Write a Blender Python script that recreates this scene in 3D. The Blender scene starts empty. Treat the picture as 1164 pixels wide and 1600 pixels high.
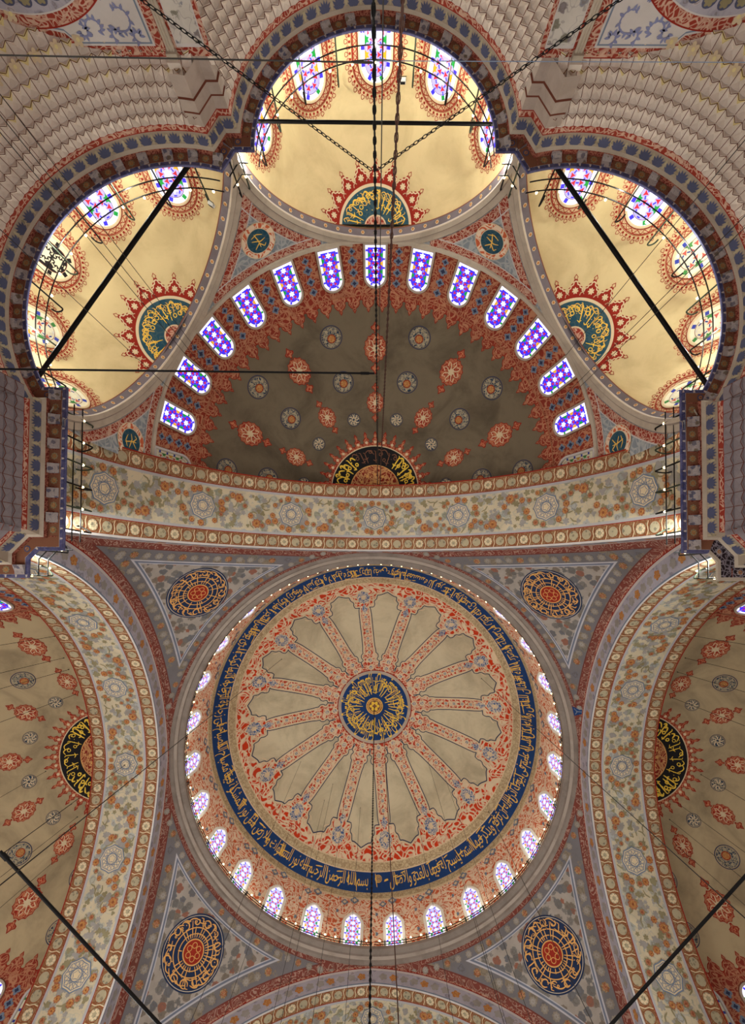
# Interior of a domed mosque seen straight up from the floor: main dome, half-domes, exedrae, cornices, lamps.
import bpy, math, random
import numpy as np
from mathutils import Matrix, Vector

S = bpy.context.scene
COL = S.collection
PI = math.pi
R_ = math.radians
rng = random.Random(7)

# ---------------------------------------------------------------- camera, world, exposure, room lights
CAM = np.array([0.117, -10.572, 1.5])
FPX, TILT, ROLL, SX, SY = 729.0, -0.024, -0.0042, 6.2, 93.6
cam_d = bpy.data.cameras.new('camera')
cam = bpy.data.objects.new('camera', cam_d)
COL.objects.link(cam)
S.camera = cam
cam_d.sensor_fit = 'HORIZONTAL'
cam_d.sensor_width = 36.0
cam_d.lens = 36.0 * FPX / 1164.0
cam_d.shift_x = -SX / 1164.0
cam_d.shift_y = SY / 1164.0
cam_d.clip_end = 300
_c, _s = math.cos(TILT), math.sin(TILT)
_fwd = Vector((0, _s, _c))
_dn = Vector((0, _c, -_s))
_rt = Vector((1, 0, 0))
_cr, _sr = math.cos(ROLL), math.sin(ROLL)
_rt, _dn = _rt * _cr + _dn * _sr, _dn * _cr - _rt * _sr
_M = Matrix((_rt, -_dn, -_fwd)).transposed().to_4x4()
_M.translation = Vector(CAM)
cam.matrix_world = _M

S.view_settings.view_transform = 'Standard'
S.view_settings.look = 'None'
S.view_settings.exposure = -0.08
S.view_settings.gamma = 1.0
S.view_settings.use_curve_mapping = False
S.cycles.use_denoising = True
S.cycles.max_bounces = 6
S.cycles.diffuse_bounces = 4
S.cycles.sample_clamp_indirect = 6.0

world = bpy.data.worlds.new('daylight')
S.world = world
world.use_nodes = True
world.node_tree.nodes['Background'].inputs[0].default_value = (0.85, 0.92, 1.0, 1)
world.node_tree.nodes['Background'].inputs[1].default_value = 0.25


def lamp(name, loc, watts, col=(1.0, 0.80, 0.56), r=0.25):
    d = bpy.data.lights.new(name, 'POINT')
    d.energy = watts
    d.color = col
    d.shadow_soft_size = r
    o = bpy.data.objects.new(name, d)
    o.location = loc
    COL.objects.link(o)
    return o


def spot(name, loc, aim, watts, cone=150, col=(0.93, 1.0, 0.94), r=0.3):
    d = bpy.data.lights.new(name, 'SPOT')
    d.energy = watts
    d.color = col
    d.shadow_soft_size = r
    d.spot_size = math.radians(cone)
    d.spot_blend = 0.7
    o = bpy.data.objects.new(name, d)
    o.location = loc
    o.rotation_euler = (Vector(aim) - Vector(loc)).to_track_quat('-Z', 'Y').to_euler()
    COL.objects.link(o)
    return o


# the lamps of the big ring chandeliers that hang low over the carpet (below the frame)
CH_MAIN, CH_WEST, CH_EAST, CH_NORTH = 235.0, 1500.0, 430.0, 140.0
WARM = (0.92, 1.0, 0.95)
for k in range(12):
    a = 2 * PI * k / 12 + 0.1
    lamp('chandelier_light', (7.5 * math.cos(a), 7.5 * math.sin(a), 4.2), CH_MAIN, WARM, 0.5)
for cx, cy, w in ((0, -19.0, CH_NORTH), (-19.0, 0, CH_WEST), (19.0, 0, CH_EAST), (0, 19.0, CH_MAIN)):
    for k in range(5):
        a = 2 * PI * k / 5 + 0.3
        lamp('chandelier_light', (cx + 4.5 * math.cos(a), cy + 4.5 * math.sin(a), 4.6), w, WARM, 0.5)
# floodlights standing on the cornice walkway (hidden behind its lip): at the four piers towards the dome, in the exedrae towards their shells
UP = 1600.0
for sx in (-1, 1):
    for sy in (-1, 1):
        spot('walkway_floodlight', (11.5 * sx, 12.9 * sy, 18.3), (-3 * sx, -6 * sy, 34), UP)
        spot('walkway_floodlight', (12.9 * sx, 11.5 * sy, 18.3), (-6 * sx, -3 * sy, 34), UP)
        lamp('walkway_lamp', (11.1 * sx, 16.4 * sy, 18.25), 30.0, WARM, 0.1)
FLOOD = 200.0
for x, y, z, w in ((-4.75, -26.2, 18.2, 1.6), (4.75, -26.2, 18.2, 1.6), (0, -30.35, 18.2, 1.0), (-2.6, -29.3, 18.2, .8), (2.6, -29.3, 18.2, .8), (-11.2, -22.9, 18.2, 1.1), (11.2, -22.9, 18.2, 1.1),
                   (-9.0, -24.9, 18.2, 1.1), (9.0, -24.9, 18.2, 1.1), (-12.1, -19.6, 18.2, 1.0), (12.1, -19.6, 18.2, 1.0)):
    lamp('walkway_lamp', (x, y, z), FLOOD * w, (0.97, 1.0, 0.88), 0.12)


# the lamp ring at the foot of the dome
for k in range(14):
    a = 2 * PI * k / 14 + .1
    lamp('dome_ring_light', (11.2 * math.cos(a), 11.2 * math.sin(a), 31.9), 20.0, (1.0, 0.95, 0.82), 0.15)


# ---------------------------------------------------------------- materials
def lin(c):
    o = []
    for v in c:
        v = v / 255.0
        o.append(v / 12.92 if v <= 0.04045 else ((v + 0.055) / 1.055) ** 2.4)
    return (o[0], o[1], o[2], 1.0)


class NT:
    def __init__(self, name):
        self.m = bpy.data.materials.new(name)
        self.m.use_nodes = True
        self.t = self.m.node_tree
        self.b = self.t.nodes['Principled BSDF']
        self.b.inputs['Roughness'].default_value = 0.85
        self.b.inputs['Specular IOR Level'].default_value = 0.15
        tc = self.t.nodes.new('ShaderNodeTexCoord')
        self.obj = tc.outputs['Object']

    def n(self, typ, **kw):
        nd = self.t.nodes.new(typ)
        for k, v in kw.items():
            setattr(nd, k, v)
        return nd

    def put(self, nd, i, v):
        if hasattr(v, 'is_linked') or hasattr(v, 'links'):
            self.t.links.new(v, nd.inputs[i])
        else:
            nd.inputs[i].default_value = v

    def math(self, op, a, b=0.0, c=None, clamp=False):
        nd = self.n('ShaderNodeMath', operation=op, use_clamp=clamp)
        self.put(nd, 0, a)
        self.put(nd, 1, b)
        if c is not None:
            self.put(nd, 2, c)
        return nd.outputs[0]

    def noise(self, scale, detail=2.0, rough=0.5, dist=0.0, vec=None):
        nd = self.n('ShaderNodeTexNoise')
        self.put(nd, 'Vector', vec or self.obj)
        nd.inputs['Scale'].default_value = scale
        nd.inputs['Detail'].default_value = detail
        nd.inputs['Roughness'].default_value = rough
        nd.inputs['Distortion'].default_value = dist
        return nd.outputs['Fac']

    def voro(self, scale, feature='F1', vec=None, rand=1.0):
        nd = self.n('ShaderNodeTexVoronoi', feature=feature)
        self.put(nd, 'Vector', vec or self.obj)
        nd.inputs['Scale'].default_value = scale
        nd.inputs['Randomness'].default_value = rand
        return nd

    def mix(self, f, a, b, blend='MIX'):
        nd = self.n('ShaderNodeMix', data_type='RGBA', blend_type=blend)
        self.put(nd, 0, f)
        self.put(nd, 6, a)
        self.put(nd, 7, b)
        return nd.outputs[2]

    def step(self, v, lo, hi):
        nd = self.n('ShaderNodeMapRange', interpolation_type='SMOOTHSTEP')
        self.put(nd, 0, v)
        self.put(nd, 1, lo)
        self.put(nd, 2, hi)
        return nd.outputs[0]

    def out(self, col, grime=0.18, gs=0.9):
        g = self.noise(gs, 5, 0.6)
        f = self.step(g, 0.35, 0.72)
        if isinstance(col, tuple):
            dark = (col[0] * .62, col[1] * .58, col[2] * .52, 1)
            c = self.mix(self.math('MULTIPLY', f, grime * 2.2), col, dark)
        else:
            c = self.mix(self.math('MULTIPLY', f, grime), col, (.10, .08, .06, 1))
        self.t.links.new(c, self.b.inputs['Base Color'])
        return self.m

    def vines(self, scale, k=5.0, th=.16, dist=.8):
        """contour lines of a smooth noise: they wander and curl like painted tendrils"""
        v = self.noise(scale, 1.0, 0.4, dist)
        f = self.math('PINGPONG', self.math('MULTIPLY', v, k), 0.5)
        return self.step(f, th + .05, th - .05)


def flat(name, rgb, rough=.85, grime=.12, metal=0.0):
    n = NT(name)
    n.b.inputs['Roughness'].default_value = rough
    n.b.inputs['Metallic'].default_value = metal
    return n.out(lin(rgb), grime)


def plaster(name, rgb, dark, amount=.6, sc=.45):
    n = NT(name)
    a = n.noise(sc, 6, .62, .6)
    b = n.noise(sc * 5, 4, .6)
    f = n.math('ADD', n.math('MULTIPLY', n.step(a, .38, .70), amount), n.math('MULTIPLY', n.step(b, .5, .8), .18), clamp=True)
    c = n.mix(f, lin(rgb), lin(dark))
    n.t.links.new(c, n.b.inputs['Base Color'])
    bp = n.n('ShaderNodeBump')
    bp.inputs['Strength'].default_value = .12
    bp.inputs['Distance'].default_value = .03
    n.t.links.new(n.noise(6, 4), bp.inputs['Height'])
    n.t.links.new(bp.outputs[0], n.b.inputs['Normal'])
    return n.m


def arabesque(name, bg, fg, scale=1.6, k=7, th=.17, spot=None, spot_scale=1.2, grime=.15):
    n = NT(name)
    line = n.vines(scale, k, th)
    v2 = n.voro(scale * 1.9, 'DISTANCE_TO_EDGE')
    edge = n.step(v2.outputs['Distance'], .10, .04)
    f = n.math('MAXIMUM', line, n.math('MULTIPLY', edge, .75))
    c = n.mix(f, lin(bg), lin(fg))
    if spot:
        v = n.voro(spot_scale)
        c = n.mix(n.step(v.outputs['Distance'], .24, .18), c, lin(spot))
    return n.out(c, grime)


def floral(name, bg, cols, scale=1.6, size=.42, grime=.2):
    """painted flower heads and leaves scattered over a pale ground"""
    n = NT(name)
    wob = n.noise(scale * 3.2, 2, .5)
    v = n.voro(scale)
    d = n.math('ADD', v.outputs['Distance'], n.math('MULTIPLY', n.math('SUBTRACT', wob, .5), .55))
    blob = n.step(d, size, size - .08)
    ring = n.step(n.math('ABSOLUTE', n.math('SUBTRACT', d, size * .55)), .05, .02)
    sep = n.n('ShaderNodeSeparateColor')
    n.t.links.new(v.outputs['Color'], sep.inputs[0])
    c = lin(cols[0])
    for i, q in enumerate(cols[1:]):
        c = n.mix(n.step(sep.outputs[0], (i + 1) / len(cols) - .01, (i + 1) / len(cols) + .01), c, lin(q))
    c = n.mix(n.math('MULTIPLY', ring, .5), c, (.12, .08, .05, 1))
    vin = n.vines(scale * .9, 5, .07)
    base = n.mix(n.math('MULTIPLY', vin, .45), lin(bg), lin(cols[0]))
    return n.out(n.mix(n.math('MULTIPLY', blob, .85), base, c), grime)


def glow(name, rgb, power):
    m = bpy.data.materials.new(name)
    m.use_nodes = True
    b = m.node_tree.nodes['Principled BSDF']
    b.inputs['Base Color'].default_value = lin(tuple(v * .5 for v in rgb))
    b.inputs['Emission Color'].default_value = lin(rgb)
    b.inputs['Emission Strength'].default_value = power
    b.inputs['Roughness'].default_value = .4
    return m


M = {}
M['plaster_dome'] = plaster('dome_plaster', (208, 194, 162), (150, 138, 112), .55, .33)
M['plaster_north'] = plaster('shaded_half_dome_plaster', (118, 104, 84), (78, 68, 54), .75, .35)  # dim light of this half-dome put into the base colour, besides sooty smudges
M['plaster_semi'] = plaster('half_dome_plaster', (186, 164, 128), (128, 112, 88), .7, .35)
M['plaster_exedra'] = plaster('exedra_plaster', (212, 188, 142), (182, 158, 116), .6, .5)
M['ring_stone'] = plaster('ring_stone', (140, 126, 116), (110, 96, 88), .6, .9)
M['stone_grey'] = plaster('grey_stone', (166, 150, 138), (128, 112, 100), .6, .6)
M['moulding'] = plaster('pale_moulding', (190, 174, 156), (150, 134, 118), .5, .8)
M['frame_white'] = flat('white_window_frame', (240, 234, 222), grime=.05)
M['red_dome'] = arabesque('red_tendrils', (206, 58, 22), (230, 206, 172), .95, 6, .20)
M['red_dome_fine'] = arabesque('red_tendrils_fine', (192, 62, 38), (226, 196, 164), 1.5, 6, .19)
M['orange_drum'] = arabesque('orange_tendrils', (208, 100, 62), (236, 208, 180), 1.35, 7, .25)
M['red_dark'] = arabesque('dark_red_tendrils', (142, 52, 38), (188, 128, 96), 1.7, 8, .15)
M['red_cart'] = arabesque('cartouche_red', (158, 46, 32), (206, 130, 92), 2.3, 6, .13)
M['red_scroll'] = arabesque('red_scroll', (150, 54, 40), (204, 164, 142), 2.4, 6, .15)
M['red_line'] = flat('red_line', (148, 42, 30))
M['red_rim'] = flat('red_outline', (150, 44, 30))
M['cream_line'] = flat('cream_line', (222, 198, 162))
M['white_line'] = flat('white_line', (204, 194, 190))
M['grey_white'] = flat('grey_white_line', (178, 172, 172))
M['pend_disc'] = flat('pendentive_disc', (150, 138, 126), grime=.3)
M['navy'] = flat('navy_ground', (34, 64, 116), grime=.2)
M['navy_dark'] = flat('dark_navy_ground', (38, 50, 80), grime=.2)
M['navy_line'] = flat('navy_line', (52, 58, 86))
M['grey_blue'] = flat('grey_blue', (120, 130, 148))
M['blue_rosette'] = arabesque('blue_rosette', (74, 100, 146), (220, 204, 178), 2.6, 6, .15)
M['blue_disc'] = arabesque('roundel_tendrils', (46, 62, 82), (170, 156, 130), 2.8, 7, .18)
M['teal'] = arabesque('teal_ground', (34, 74, 94), (62, 88, 96), 1.5, 4, .06)
M['black_ground'] = flat('black_ground', (34, 32, 34))
M['gold'] = flat('gold_paint', (236, 190, 92), .6, .08)
M['gold_bright'] = flat('gold_leaf', (246, 204, 74), .5, .05)
M['tan_gold'] = flat('tan_gold_paint', (222, 164, 96), .7, .1)
M['dark_red_disc'] = arabesque('dark_red_disc', (138, 44, 32), (214, 158, 104), 1.6, 7, .16)
M['beige_band'] = arabesque('beige_band', (204, 184, 146), (168, 142, 108), 2.0, 5, .12)
M['orange_band'] = arabesque('orange_band', (164, 134, 98), (136, 88, 58), 2.0, 5, .12)
M['orange_ring'] = flat('orange_ring', (146, 84, 52))
M['pale_disc'] = floral('pale_disc', (180, 164, 134), [(152, 138, 112), (128, 120, 102)], 5.5, .4)
M['soffit_floral'] = floral('soffit_floral', (206, 188, 158), [(156, 160, 156), (178, 174, 160), (142, 144, 128), (168, 168, 166)], 1.9, .44)
M['flower'] = arabesque('orange_flower', (172, 104, 54), (202, 150, 92), 7, 4, .12)
M['flower_red'] = arabesque('rust_flower', (152, 84, 58), (190, 132, 98), 7, 4, .12)
M['leaf'] = flat('grey_leaf', (162, 154, 148), grime=.3)
M['leaf_green'] = flat('green_leaf', (150, 138, 106), grime=.3)
M['lavender'] = floral('lavender_band', (176, 168, 178), [(160, 154, 166), (188, 176, 180), (150, 144, 156)], 2.2, .4)
M['slate'] = flat('slate_rim', (118, 108, 114), grime=.3)
M['pend_blue'] = arabesque('grey_blue_tendrils', (138, 144, 150), (176, 176, 174), 1.3, 7, .14)
M['coffer'] = flat('brown_coffer', (132, 88, 66))
M['coffer_red'] = arabesque('coffer_red', (112, 42, 34), (168, 104, 84), 4, 6, .14)
M['bracket'] = floral('bracket_paint', (170, 158, 154), [(74, 78, 110), (96, 92, 108), (104, 88, 70)], 5, .42)
M['lip_blue'] = floral('lip_blue', (96, 94, 130), [(62, 66, 112), (76, 78, 120)], 4.5, .55)
M['palm_ground'] = flat('palm_ground', (164, 146, 128))
M['palm'] = flat('palm_leaf_blue', (84, 86, 112), grime=.25)
M['muqarnas'] = plaster('muqarnas_stone', (232, 216, 202), (206, 188, 172), .6, 1.2)
M['pier_stone'] = plaster('shaded_pier_stone', (146, 134, 136), (122, 110, 112), .6, 1.2)  # greyer than the muqarnas, with the shade under the cornice put into the colour
M['muqarnas_yellow'] = plaster('muqarnas_yellow', (236, 218, 158), (214, 190, 132), .6, 1.2)
M['nose_stone'] = plaster('nose_stone', (178, 160, 148), (152, 134, 122), .6, 1.2)
M['muqarnas_line'] = flat('muqarnas_line', (124, 70, 54))
M['scroll_blue'] = flat('scroll_blue', (134, 136, 172), grime=.25)
M['spandrel'] = arabesque('spandrel_blue', (196, 184, 172), (128, 130, 160), .9, 6, .13)
M['spandrel_floral'] = floral('spandrel_floral', (206, 196, 186), [(120, 108, 116), (128, 128, 140), (112, 108, 92)], 2.3, .36)
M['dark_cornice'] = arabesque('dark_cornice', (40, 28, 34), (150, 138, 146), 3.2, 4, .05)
M['iron'] = flat('black_iron', (32, 30, 30), .55, .1, .6)
M['iron_green'] = flat('green_grey_iron', (62, 70, 58), .6, .1, .3)
M['rust_iron'] = flat('rust_brown_iron', (86, 58, 50), .6, .1, .3)
M['wire'] = flat('dark_wire', (58, 52, 48), .6)
M['carpet'] = floral('carpet', (124, 62, 54), [(110, 56, 66), (76, 76, 104), (150, 116, 84)], 1.2, .35)
M['fringe_line'] = flat('fringe_line', (176, 112, 82))
M['bulb'] = glow('lit_bulb', (255, 226, 160), 14.0)
GLASS = {'v': glow('glass_lilac', (176, 160, 255), 1.1), 'w': glow('glass_white', (236, 234, 255), 1.5), 'b': glow('glass_violet_blue', (62, 44, 255), 1.0), 'r': glow('glass_red', (235, 40, 60), .8),
         'g': glow('glass_green', (10, 170, 60), .85), 'y': glow('glass_amber', (255, 184, 30), .95), 'n': glow('glass_blue', (40, 40, 230), .95)}
GLASS_D = dict(GLASS, bg=glow('glass_pale', (196, 192, 255), 1.2), v=GLASS['b'], n=GLASS['b'])
GLASS_E = dict(GLASS, bg=glow('glass_pale_violet', (188, 178, 255), 1.15), v=GLASS['b'], n=GLASS['b'])
UNLIT = {'bg': flat('plain_ground', (222, 212, 188)), 'v': flat('unlit_lilac_glass', (206, 198, 196)), 'w': flat('plain_glass', (232, 222, 196)), 'b': flat('unlit_blue_glass', (60, 70, 160)), 'r': flat('unlit_red_glass', (190, 90, 80)),
         'g': flat('unlit_green_glass', (70, 130, 70)), 'y': flat('unlit_amber_glass', (216, 160, 60)), 'n': flat('unlit_deep_blue_glass', (30, 44, 130))}
_gw, _gd = flat('white_grille', (226, 212, 180)), flat('grille_hole', (34, 28, 30))
GRILLE = {'bg': _gd, 'w': _gw, 'v': _gw, 'n': _gw, 'r': _gw, 'b': _gd, 'g': _gd, 'y': _gd}



# ---------------------------------------------------------------- mesh helpers
class MB:
    """collects faces for one mesh object; every call to add() may use another material"""

    def __init__(self):
        self.v, self.f, self.m, self.n, self.mats, self.sm = [], [], [], 0, [], []

    def mi(self, mat):
        if mat not in self.mats:
            self.mats.append(mat)
        return self.mats.index(mat)

    def add(self, verts, faces, mat, smooth=True):
        verts = np.asarray(verts, float).reshape(-1, 3)
        i = self.mi(mat)
        n = self.n
        for f in faces:
            self.f.append(tuple(int(q) + n for q in f))
        self.m += [i] * len(faces)
        self.sm += [smooth] * len(faces)
        self.v.append(verts)
        self.n += len(verts)

    def grid(self, P, mat, closed_u=False, closed_v=False, keep=None, smooth=True):
        """P[nu, nv, 3] -> quads"""
        P = np.asarray(P, float)
        nu, nv = P.shape[:2]
        fs = []
        for i in range(nu if closed_u else nu - 1):
            a = i * nv
            b = ((i + 1) % nu) * nv
            for j in range(nv if closed_v else nv - 1):
                k = (j + 1) % nv
                f = (a + j, b + j, b + k, a + k)
                if keep is None or keep[i, j]:
                    fs.append(f)
        self.add(P.reshape(-1, 3), fs, mat, smooth)

    def build(self, name, parent=None, col=None):
        me = bpy.data.meshes.new(name)
        V = np.concatenate(self.v) if self.v else np.zeros((0, 3))
        me.from_pydata(V.tolist(), [], self.f)
        for m in self.mats:
            me.materials.append(m)
        me.polygons.foreach_set('material_index', self.m)
        me.polygons.foreach_set('use_smooth', self.sm)
        me.update()
        o = bpy.data.objects.new(name, me)
        COL.objects.link(o)
        if parent is not None:
            o.parent = parent
        return o


def tag(o, label, cat=None, group=None, kind=None):
    o['label'] = label
    if cat:
        o['category'] = cat
    if group:
        o['group'] = group
    if kind:
        o['kind'] = kind
    return o


def empty(name, loc=(0, 0, 0), rz=0.0):
    o = bpy.data.objects.new(name, None)
    o.empty_display_size = .3
    o.location = loc
    o.rotation_euler = (0, 0, rz)
    COL.objects.link(o)
    return o


def dup(o, parent=None):
    c = o.copy()
    COL.objects.link(c)
    if parent is not None:
        c.parent = parent
    return c


def dup_tree(root, loc=None, rz=None):
    r = dup(root)
    if loc is not None:
        r.location = loc
    if rz is not None:
        r.rotation_euler = (0, 0, rz)
    for ch in list(root.children):
        c = dup(ch, r)
        for g in list(ch.children):
            dup(g, c)
    return r


# flat outlines (N x 2)
def circle(r, n=32, a0=0.0, a1=2 * PI):
    t = np.linspace(a0, a1, n, endpoint=False)
    return np.c_[r * np.cos(t), r * np.sin(t)]


def lobed(r, k, depth, n=None, ph=0.0, power=1.0):
    n = n or k * 8
    t = np.linspace(0, 2 * PI, n, endpoint=False)
    q = r * (1 - depth + depth * np.abs(np.cos(k * t / 2 + ph)) ** power)
    return np.c_[q * np.cos(t), q * np.sin(t)]


def star(r, k, inner, ph=0.0):
    t = ph + np.arange(2 * k) * PI / k
    q = np.where(np.arange(2 * k) % 2 == 0, r, r * inner)
    return np.c_[q * np.cos(t), q * np.sin(t)]


def resample(pts, n, closed=False):
    pts = np.asarray(pts, float)
    if closed:
        pts = np.vstack([pts, pts[:1]])
    d = np.r_[0, np.cumsum(np.linalg.norm(np.diff(pts, axis=0), axis=1))]
    t = np.linspace(0, d[-1], n + (1 if closed else 0))
    o = np.c_[tuple(np.interp(t, d, pts[:, k]) for k in range(pts.shape[1]))]
    return o[:-1] if closed else o


def blob(mb, fm, outline, d, mat, c=(0, 0), rings=1):
    """filled star-shaped patch"""
    outline = np.asarray(outline, float)
    n = len(outline)
    c = np.asarray(c, float)
    P = [c[None]]
    for k in range(1, rings + 1):
        P.append(c + (outline - c) * (k / rings) if len(outline) else outline)
    P = np.vstack(P)
    fs = [(0, 1 + i, 1 + (i + 1) % n) for i in range(n)]
    for k in range(1, rings):
        a, b = 1 + (k - 1) * n, 1 + k * n
        fs += [(a + i, b + i, b + (i + 1) % n, a + (i + 1) % n) for i in range(n)]
    mb.add(fm(P, d), fs, mat)


def band(mb, fm, o1, o2, d, mat, closed=True, sub=1):
    """strip between two outlines with as many points"""
    o1, o2 = np.asarray(o1, float), np.asarray(o2, float)
    n = len(o1)
    L = [o1 + (o2 - o1) * k / sub for k in range(sub + 1)]
    fs = []
    for k in range(sub):
        a, b = k * n, (k + 1) * n
        fs += [(a + i, a + (i + 1) % n, b + (i + 1) % n, b + i) for i in range(n if closed else n - 1)]
    mb.add(fm(np.vstack(L), d), fs, mat)


def ribbon(mb, fm, pts, w, d, mat, closed=False):
    pts = np.asarray(pts, float)
    if closed:
        t = np.roll(pts, -1, 0) - np.roll(pts, 1, 0)
    else:
        t = np.gradient(pts, axis=0)
    t /= np.linalg.norm(t, axis=1)[:, None] + 1e-9
    nn = np.c_[-t[:, 1], t[:, 0]]
    w = np.asarray(w, float) * np.ones(len(pts))
    band(mb, fm, pts + nn * w[:, None] / 2, pts - nn * w[:, None] / 2, d, mat, closed)


def tube(mb, pts, r, mat, n=6, closed=False):
    pts = np.asarray(pts, float)
    T = (np.roll(pts, -1, 0) - np.roll(pts, 1, 0)) if closed else np.gradient(pts, axis=0)
    T /= np.linalg.norm(T, axis=1)[:, None] + 1e-12
    up = np.array([0.31, 0.17, 0.93]) if abs(T[:, 2]).mean() < .9 else np.array([1.0, .1, 0])
    A = np.cross(T, up)
    A /= np.linalg.norm(A, axis=1)[:, None] + 1e-12
    B = np.cross(T, A)
    r = np.asarray(r, float) * np.ones(len(pts))
    a = np.arange(n) * 2 * PI / n
    P = pts[:, None] + r[:, None, None] * (np.cos(a)[None, :, None] * A[:, None] + np.sin(a)[None, :, None] * B[:, None])
    mb.grid(P, mat, closed_u=closed, closed_v=True)
    if not closed:
        mb.add(P[0], [tuple(range(n))], mat)
        mb.add(P[-1], [tuple(range(n))], mat)


def box(mb, c, ax, ay, az, mat):
    """box with half-axis vectors"""
    c, ax, ay, az = map(lambda q: np.asarray(q, float), (c, ax, ay, az))
    V = [c + i * ax + j * ay + k * az for i in (-1, 1) for j in (-1, 1) for k in (-1, 1)]
    mb.add(V, [(0, 1, 3, 2), (4, 6, 7, 5), (0, 4, 5, 1), (2, 3, 7, 6), (0, 2, 6, 4), (1, 5, 7, 3)], mat, False)


def ball(mb, c, r, mat, sz=1.0, n=8):
    t = np.linspace(0, PI, n // 2 + 1)
    a = np.linspace(0, 2 * PI, n, endpoint=False)
    P = np.stack([np.sin(t)[:, None] * np.cos(a)[None], np.sin(t)[:, None] * np.sin(a)[None], np.cos(t)[:, None] * sz * np.ones(n)[None]], 2) * r + np.asarray(c)
    mb.grid(P, mat, closed_v=True)


# local maps: (p, q) in metres on a surface, d = height of the paint layer above it (towards the room)
def dirv(az, pol):
    az, pol = np.asarray(az, float), np.asarray(pol, float)
    return np.stack([np.sin(pol) * np.sin(az), -np.sin(pol) * np.cos(az), np.cos(pol) * np.ones_like(az)], -1)


def sph_map(n0, up, R, C=(0, 0, 0)):
    """around direction n0 on a sphere of radius R; q runs along 'up' (projected)"""
    n0 = np.asarray(n0, float)
    n0 = n0 / np.linalg.norm(n0)
    e2 = np.asarray(up, float) - n0 * np.dot(up, n0)
    e2 /= np.linalg.norm(e2)
    e1 = np.cross(e2, n0)
    C = np.asarray(C, float)

    def fm(P, d):
        rho = np.linalg.norm(P, axis=1)
        th = rho / R
        k = np.where(rho > 1e-9, np.sin(th) / np.maximum(rho, 1e-9), 1 / R)
        D = np.cos(th)[:, None] * n0 + (P[:, :1] * e1 + P[:, 1:2] * e2) * k[:, None]
        return C + (R - d) * D
    return fm


def plane_map(O, e1, e2, n):
    O, e1, e2, n = (np.asarray(q, float) for q in (O, e1, e2, n))

    def fm(P, d):
        return O + P[:, :1] * e1 + P[:, 1:2] * e2 + d * n
    return fm


def polar_map(fm):
    """(angle, radius) -> fm"""
    def g(P, d):
        return fm(np.c_[P[:, 1] * np.cos(P[:, 0]), P[:, 1] * np.sin(P[:, 0])], d)
    return g


def shifted(fm, p, q, rot=0.0, sc=1.0):
    c, s = math.cos(rot) * sc, math.sin(rot) * sc

    def g(P, d):
        return fm(np.c_[p + P[:, 0] * c - P[:, 1] * s, q + P[:, 0] * s + P[:, 1] * c], d)
    return g


def quatrefoil(mb, fm, r, d, m1, m2):
    blob(mb, fm, lobed(r, 4, .38), d, m1)
    blob(mb, fm, lobed(r * .5, 4, .4), d + .006, m2)


def rosette(mb, fm, r, d, m1, m2, k=8):
    blob(mb, fm, lobed(r, k, .22), d, m1)
    blob(mb, fm, lobed(r * .62, k, .5), d + .006, m2)
    blob(mb, fm, circle(r * .2, 8), d + .012, m1)


# Arabic letters: joined presentation forms, laid out right to left
_F = {'ا': (0xFE8D, 0), 'أ': (0xFE83, 0), 'إ': (0xFE87, 0), 'آ': (0xFE81, 0), 'ب': (0xFE8F, 1), 'ة': (0xFE93, 0), 'ت': (0xFE95, 1), 'ث': (0xFE99, 1), 'ج': (0xFE9D, 1),
      'ح': (0xFEA1, 1), 'خ': (0xFEA5, 1), 'د': (0xFEA9, 0), 'ذ': (0xFEAB, 0), 'ر': (0xFEAD, 0), 'ز': (0xFEAF, 0), 'س': (0xFEB1, 1), 'ش': (0xFEB5, 1), 'ص': (0xFEB9, 1),
      'ض': (0xFEBD, 1), 'ط': (0xFEC1, 1), 'ظ': (0xFEC5, 1), 'ع': (0xFEC9, 1), 'غ': (0xFECD, 1), 'ف': (0xFED1, 1), 'ق': (0xFED5, 1), 'ك': (0xFED9, 1), 'ل': (0xFEDD, 1),
      'م': (0xFEE1, 1), 'ن': (0xFEE5, 1), 'ه': (0xFEE9, 1), 'و': (0xFEED, 0), 'ى': (0xFEEF, 0), 'ي': (0xFEF1, 1), 'ئ': (0xFE89, 1), 'ء': (0xFE80, -1)}


def arabic(t):
    t = t.replace('لا', 'ﻻ').replace('لآ', 'ﻻ').replace('لأ', 'ﻻ')
    out = []
    for i, ch in enumerate(t):
        if ch == 'ﻻ':
            prev = i > 0 and t[i - 1] in _F and _F[t[i - 1]][1] == 1
            out.append(chr(0xFEFC if prev else 0xFEFB))
            continue
        if ch not in _F:
            out.append(ch)
            continue
        base, dual = _F[ch]
        prev = i > 0 and t[i - 1] in _F and _F[t[i - 1]][1] == 1 and dual >= 0
        nxt = i + 1 < len(t) and (t[i + 1] in _F and _F[t[i + 1]][1] >= 0 or t[i + 1] == 'ﻻ') and dual == 1
        out.append(chr(base + (3 if prev and nxt else 2 if nxt else 1 if prev else 0)))
    return ''.join(reversed(out))


_GL = {}


def glyph(s):
    c = bpy.data.curves.new('line', 'FONT')
    c.body = s
    c.resolution_u = 2
    o = bpy.data.objects.new('line', c)
    COL.objects.link(o)
    dg = bpy.context.evaluated_depsgraph_get()
    me = o.evaluated_get(dg).to_mesh()
    V = np.array([v.co[:2] for v in me.vertices]).reshape(-1, 2)
    F = [tuple(p.vertices) for p in me.polygons]
    o.evaluated_get(dg).to_mesh_clear()
    bpy.data.objects.remove(o)
    bpy.data.curves.remove(c)
    return V, F


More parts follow.
